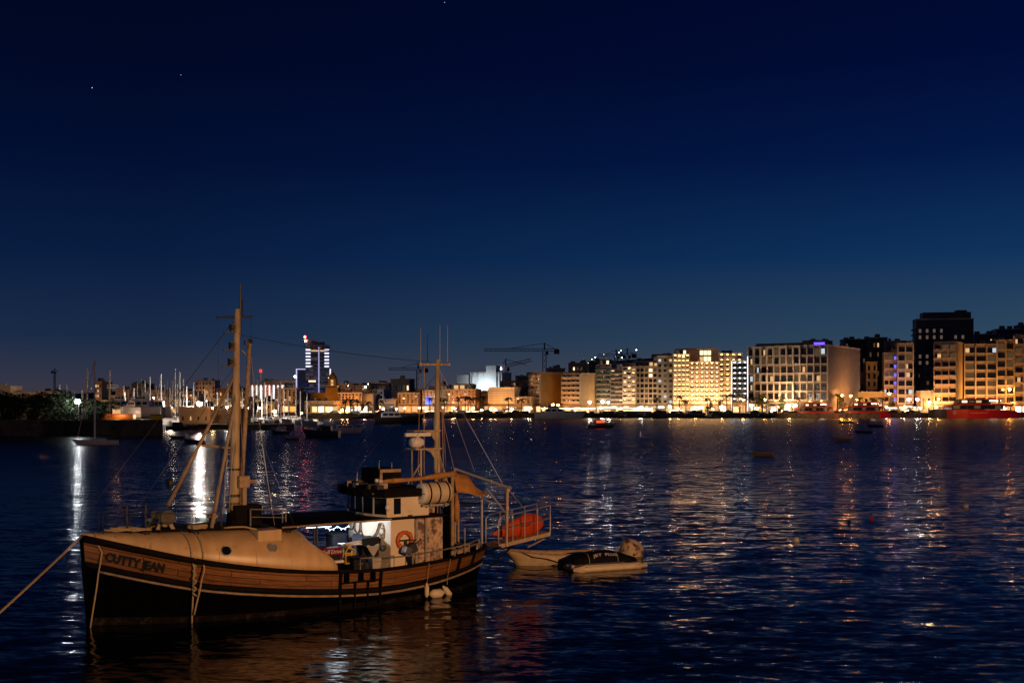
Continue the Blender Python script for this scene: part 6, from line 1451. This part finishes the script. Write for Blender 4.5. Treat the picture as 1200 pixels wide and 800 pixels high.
for i, (X, yt) in enumerate(sorted(YL)):
    nb_ = 'behind the dark spit trees' if X < 100 else 'behind the boatyard' if X < 200 else 'left of the square stone building' if X < 212 else 'behind the stone buildings' if X < 283 else 'right of the foremast'
    k = ('y', nb_); q = _used.get(k, 0); _used[k] = q + 1
    adj = 'tall masted' if yt < 446 else 'short masted' if yt > 454 else 'bare masted'
    yacht(X, yt, 318 + (i * 37) % 85, f'{adj} marina yacht {nb_}, {ORD[q] if 0 < q < 9 else str(q + 1) + "th " if q else "first "}from left', 9 + i % 4, R(rnd.choice([85, 95, 80, 265])), GY)
for X, Y, pw in ((200, 312, 2600), (222, 315, 2200), (255, 350, 3600), (305, 335, 1500), (335, 360, 1700), (172, 312, 2600), (82, 305, 700), (285, 330, 1300)):
    lamp('POINT', 'marina_fill', tuple(px(X, 478, Y)), pw, (1, .78, .6), 1.2)  # unseen point lights added among the yachts to brighten their masts
# boats on the boatyard hard (standing on the spit)
for X, Y, L, fly, lab, yw, mst in ((134, 262, 11, True, 'white flybridge motor yacht ashore in the boatyard, lit warm, left one', 8, 0), (160, 266, 12.5, True, 'white motor yacht with a tall radar arch ashore in the boatyard', -6, 2.5), (180, 268, 8.5, False, 'low white motor boat ashore at the right end of the boatyard', 5, 0), (150, 256, 5.5, False, 'small white boat between the two big boatyard yachts', 20, 0)):
    cabin_boat('motor_yacht', lab, X, 0, L, 'white', False, R(yw), 'white', 'dark', 'motor yacht', None, 4.1, Y, fly, mst, D=1.5, ch=1.5)
for X, yt, Y, lab, col in ((102.5, 430, 258, 'lit wooden ship mast with a lantern standing left of the boatyard', 'mast'), (128.5, 434, 257, 'lit ship mast with wide crosstrees over the boatyard yachts', 'mast')):
    p = px(X, HZ, Y); t = thing('ship_mast', (p.x, Y, 3), 0, lab, 'mast'); h = px(0, yt, Y).z - 3
    m = MB(); m.tube([(-.3 if X < 110 else 0, 0, 0), (0, 0, h)], [.30, .14], 9); m.build('spar', M['mast'], t)
    m = MB()
    if X < 110: m.tube([(-.8, 0, h * .58), (.9, 0, h * .58)], .16, 6); m.ball((-.6, 0, h * .8), .22, 6, 5)
    else:
        for z, w_ in ((.70, 1.9), (.66, 2.0), (.63, 1.6)): m.tube([(-.6, 0, h * z), (w_, 0, h * z)], .09, 6)
    m.build('crosstrees', M['canopy'] if X > 110 else M['mast'], t)
t = thing('workboat', (px(119, HZ, 250).x, 250, 3.1), 0, 'orange lit wooden workboat hull on the hard in front of the boatyard yachts', 'boat')
m = MB(); r = hull_rings(7.2, 2.4, 1.0, .3, .5); m.loft(r, False, False); m.add([r[-1][k] for k in range(9)], [tuple(range(9))]); m.build('hull', BH['orange'], t, True); m = MB(); m.loft([[(q[0][0], q[0][1], q[0][2]), (q[8][0], q[8][1], q[8][2])] for q in r], False, False); m.build('deck', M['deck'], t); m = MB(); m.bx(2.6, 4.4, -.7, .7, .9, 2.2); m.build('wheelhouse', BH['white'], t, bevel=.05)
lamp('POINT', 'boatyard_fill', tuple(px(137, 488, 247)), 420, (1, .50, .22), .4); lamp('POINT', 'boatyard_fill', tuple(px(166, 488, 253)), 380, (1, .62, .38), .4); lamp('SPOT', 'mast_lamp', tuple(px(116, 484, 244)), 1500, (1, .55, .24), .4, tuple(px(116, 450, 258)), 90, 1)  # boatyard points are unseen, added low and close to light the yachts
t = thing('yellow_skip', (px(184, HZ, 233).x, 233, 3), 0, 'small yellow skip on the end of the spit wall', 'skip'); m = MB(); m.loft([[(-.9, -.6, 0), (.9, -.6, 0), (.9, .6, 0), (-.9, .6, 0)], [(-1.2, -.8, 1.3), (1.2, -.8, 1.3), (1.2, .8, 1.3), (-1.2, .8, 1.3)]]); m.build('tub', M['yellow'], t); m = MB(); m.bx(-1.25, 1.25, -.85, -.75, 1.2, 1.32); m.build('rim', M['tar'], t)
# afloat
cabin_boat('cabin_cruiser', 'dark blue fishing boat moored mid harbour, pointing left under the glass tower', 378, 512, 6.8, 'navy', False, R(-8), 'dark', 'dark', mast=2.5, ch=1.1, D=1.2)
cabin_boat('cabin_cruiser', 'low white cabin boat with small dark windows just right of the dark blue fishing boat', 405, 507, 6.6, 'white', True, R(4), 'white', 'dark', ch=.8, D=.9, cabx=(.2, .8))
cabin_boat('motor_cruiser', 'big dark hulled motor cruiser pointing right in front of the lit kiosks', 466, 496, 14, 'dark', True, R(8), 'white', 'dark', fly=True, D=1.9, cat='motor cruiser', ch=1.5, cabx=(.4, .85))
cabin_boat('motor_yacht', 'white motor yacht moored in front of the long golden pavilion', 654, 491, 18, 'white', True, R(-3), 'white', 'dark', fly=True, D=2.1, cat='motor yacht', Y=436, ch=1.7)
cabin_boat('harbour_boat', 'small dark harbour boat with its cabin glowing red, right of the white motor yacht', 703, 501, 6.6, 'dark', True, R(4), 'wood', 'red', ch=1.5, cabx=(.2, .7), mast=1.2)
cabin_boat('cabin_cruiser', 'dark boat moored right of the foremast at the near side of the marina', 328, 508, 5.6, 'dark', False, R(70), 'white', 'dark', ch=1.0, mast=3)
cabin_boat('cabin_cruiser', 'dark tented boat by the mole below the long stone shed', 212, 503, 7, 'navy', True, R(6), 'dark', 'dark', ch=1.1)
cabin_boat('cabin_cruiser', 'white launch lying right of the mole beside the foremast', 299, 500, 6.5, 'white', False, R(12), 'white', 'dark', ch=1.0)
cabin_boat('cabin_cruiser', 'white lit launch in front of the stone terrace', 365, 497, 7, 'white', False, R(-4), 'white', 'lit', ch=.9)
cabin_boat('cabin_cruiser', 'dark launch in front of the marina front villa', 318, 496, 7, 'dark', True, R(5), 'dark', 'dark', ch=1.2)
cabin_boat('cabin_cruiser', 'dark launch moored between the villa and the stone terrace', 341, 494, 8, 'navy', False, R(2), 'white', 'dark', ch=1.2)
for X, lab in ((735, 'small dark launch tied under the right golden pavilion'), (757, 'small dark launch tied right of the right golden pavilion'), (808, 'small dark launch tied below the left hotel wing'), (829, 'white topped launch tied below the middle of the hotel'), (836, 'tiny dark launch on the reflections below the hotel'), (894, 'small dark launch tied left of the red ferries'), (420, 'small dark launch tied below the kiosks of the pinkish terrace'), (520, 'small dark launch tied right of the aft mast'), (583, 'small dark launch tied below the amber hotel')):
    xw = (X - 600) / FPX * 450; cabin_boat('launch', lab, X, 0, 6.5 if X != 836 else 3.5, 'dark', X % 2 == 0, 0, 'white' if X == 829 else 'dark', 'dark', Y=shoreY(xw) - 4 - (14 if X == 836 else 0), ch=1.1, group='launches tied along the quay')
# red ferries
def ferry(label, x0, x1, Y, k=1.0, stern=True):
    a, b = px(x0, HZ, Y), px(x1, HZ, Y); L = b.x - a.x; t = thing('catamaran_ferry', (a.x, Y, 0), R(3), label, 'ferry', 'red ferries at the quay')
    def sec(x, w_, z0_, z1_): return [(x, -w_, z0_), (x, w_, z0_), (x + (z1_ - z0_) * -.12, w_, z1_), (x - (z1_ - z0_) * .12, -w_, z1_)]
    Bm = 4.2 * k
    m = MB(); m.loft([[(L * u, -Bm * w_, -.5), (L * u, Bm * w_, -.5), (L * u - s, Bm * w_, h * k), (L * u - s, -Bm * w_, h * k)] for u, w_, h, s in ((.17, .75, 3.1, 0), (.4, 1, 3.1, 0), (.8, 1, 3.0, 0), (.93, 1, 2.6, 0), (1, 1, 1.4, 0))]); hl = m.build('hull', BH['red'], t)
    m = MB(); m.loft([[(L * u, -Bm * w_, -.5 + .5 * (1 - u / .18)), (L * u, Bm * w_, -.5 + .5 * (1 - u / .18)), (L * u, Bm * w_, h * k), (L * u, -Bm * w_, h * k)] for u, w_, h in ((0, .08, 3.0), (.05, .4, 3.1), (.11, .62, 3.25), (.168, .745, 3.3))]); m.build('bow', BH['dark'], t)
    m = MB(); m.bx(L * .22, L * .80, -Bm * .88, Bm * .88, 3.12 * k, 5.0 * k); c1_ = m.build('passenger_deck', BH['dark'], t, bevel=.05)
    for i in range(7):
        m = MB(); xa = L * (.24 + .078 * i); m.bx(xa, xa + L * .066, -Bm * .88 - .03, -Bm * .86, 3.5 * k, 4.7 * k); m.build('window', WM['dark'] if i % 3 else WM['dim'], c1_)
    m = MB(); m.loft([[(x, -Bm * .95 * w_, z), (x, Bm * .95 * w_, z), (x, Bm * .92 * w_, z + .5 * k), (x, -Bm * .92 * w_, z + .5 * k)] for x, z, w_ in ((L * .14, 3.6 * k, .7), (L * .25, 4.6 * k, .9), (L * .34, 5.0 * k, 1), (L * .84, 5.0 * k, 1), (L * .9, 4.4 * k, 1))]); m.build('roof_band', BH['red'], t)
    m = MB(); m.loft([[(L * .30, -Bm * .55, 5.5 * k), (L * .30, Bm * .55, 5.5 * k), (L * .34, Bm * .5, 7.2 * k), (L * .34, -Bm * .5, 7.2 * k)], [(L * .68, -Bm * .55, 5.5 * k), (L * .68, Bm * .55, 5.5 * k), (L * .68, Bm * .5, 7.2 * k), (L * .68, -Bm * .5, 7.2 * k)]]); wh_ = m.build('upper_deck', BH['dark'], t)
    for i in range(4): m = MB(); m.bx(L * (.35 + .08 * i), L * (.35 + .08 * i) + L * .06, -Bm * .56, -Bm * .54, 5.9 * k, 6.8 * k); m.build('window', WM[('bright', 'dim', 'warm', 'dark')[i]], wh_)
    m = MB(); m.bx(L * .38, L * .80, -Bm * .62, Bm * .62, 7.22 * k, 7.6 * k); m.build('top_roof', BH['red'], t, bevel=.04)
    m = MB(); m.bx(L * .74, L * .765, -Bm * .9, -Bm * .8, 2.8 * k, 7.2 * k); m.bx(L * .88, L * .89, -Bm * .9, -Bm * .8, 2.0 * k, 5.0 * k); m.build('pillar', BH['grey'], t)
    m = MB(); m.tube([(L * .42, 0, 7.6 * k), (L * .42, 0, 9.6 * k)], .08, 6); m.tube([(L * .42 - .8, 0, 8.8 * k), (L * .42 + .8, 0, 8.8 * k)], .05, 5); m.build('mast', BH['grey'], t)
    m = MB(); m.bx(L * .66, L * .78, -Bm * .7, -Bm * .66, 6.5 * k, 6.8 * k); m.build('deck_lamp', emit('ferry_lamp', (1, .85, .62), 16), t)
    m = MB()
    for q in range(8):
        a_ = q * math.pi / 4; c = Vector((L * .245, -Bm - .02, 1.9 * k)); r0 = .9 * k
        m.bar(c + Vector((math.cos(a_), 0, math.sin(a_))) * r0 * .3, c + Vector((math.cos(a_), 0, math.sin(a_))) * r0, .05, .12 * k)
    m.bx(L * .42, L * .62, -Bm - .04, -Bm - .005, 1.75 * k, 1.85 * k)
    m.build('hull_emblem', M['canopy'], hl)
    return t
ferry('largest red catamaran ferry at the quay, black bow pointing left, at the far right', 1088, 1194, 462, 1.0)
ferry('middle red catamaran ferry in front of the low amber range', 977, 1042, 466, .82)
ferry('left red catamaran ferry below the long white framed block', 923, 980, 462, .78)
for X, x2, pw, c_ in ((1110, 1118, 5000, (1, .5, .3)), (1160, 1158, 6000, OR), (1010, 1010, 13000, (1, .46, .2)), (955, 952, 11000, (1, .46, .2))):
    lamp('SPOT', 'ferry_fill', tuple(px(X, 468, 440)), pw, c_, .3, tuple(px(x2, 482, 458)), 110, 1)  # unseen spots added over open water to brighten the ferries
settle_labels()
STAR = emit('star_light', (.8, .88, 1), 1, False)
for X, Y, r, e in ((108, 103, 3.6, .5), (212, 88, 2.4, .3), (521, 3, 2.4, .3)):
    m = MB(); p = px(X, Y, 9000); m.ball((0, 0, 0), r, 8, 5); tag(m.build('star', STAR, None, loc=p), kind='structure')
for o in COL.objects:
    if 'label' in o and len(o['label'].split()) > 16: print('LONG', o['label'])
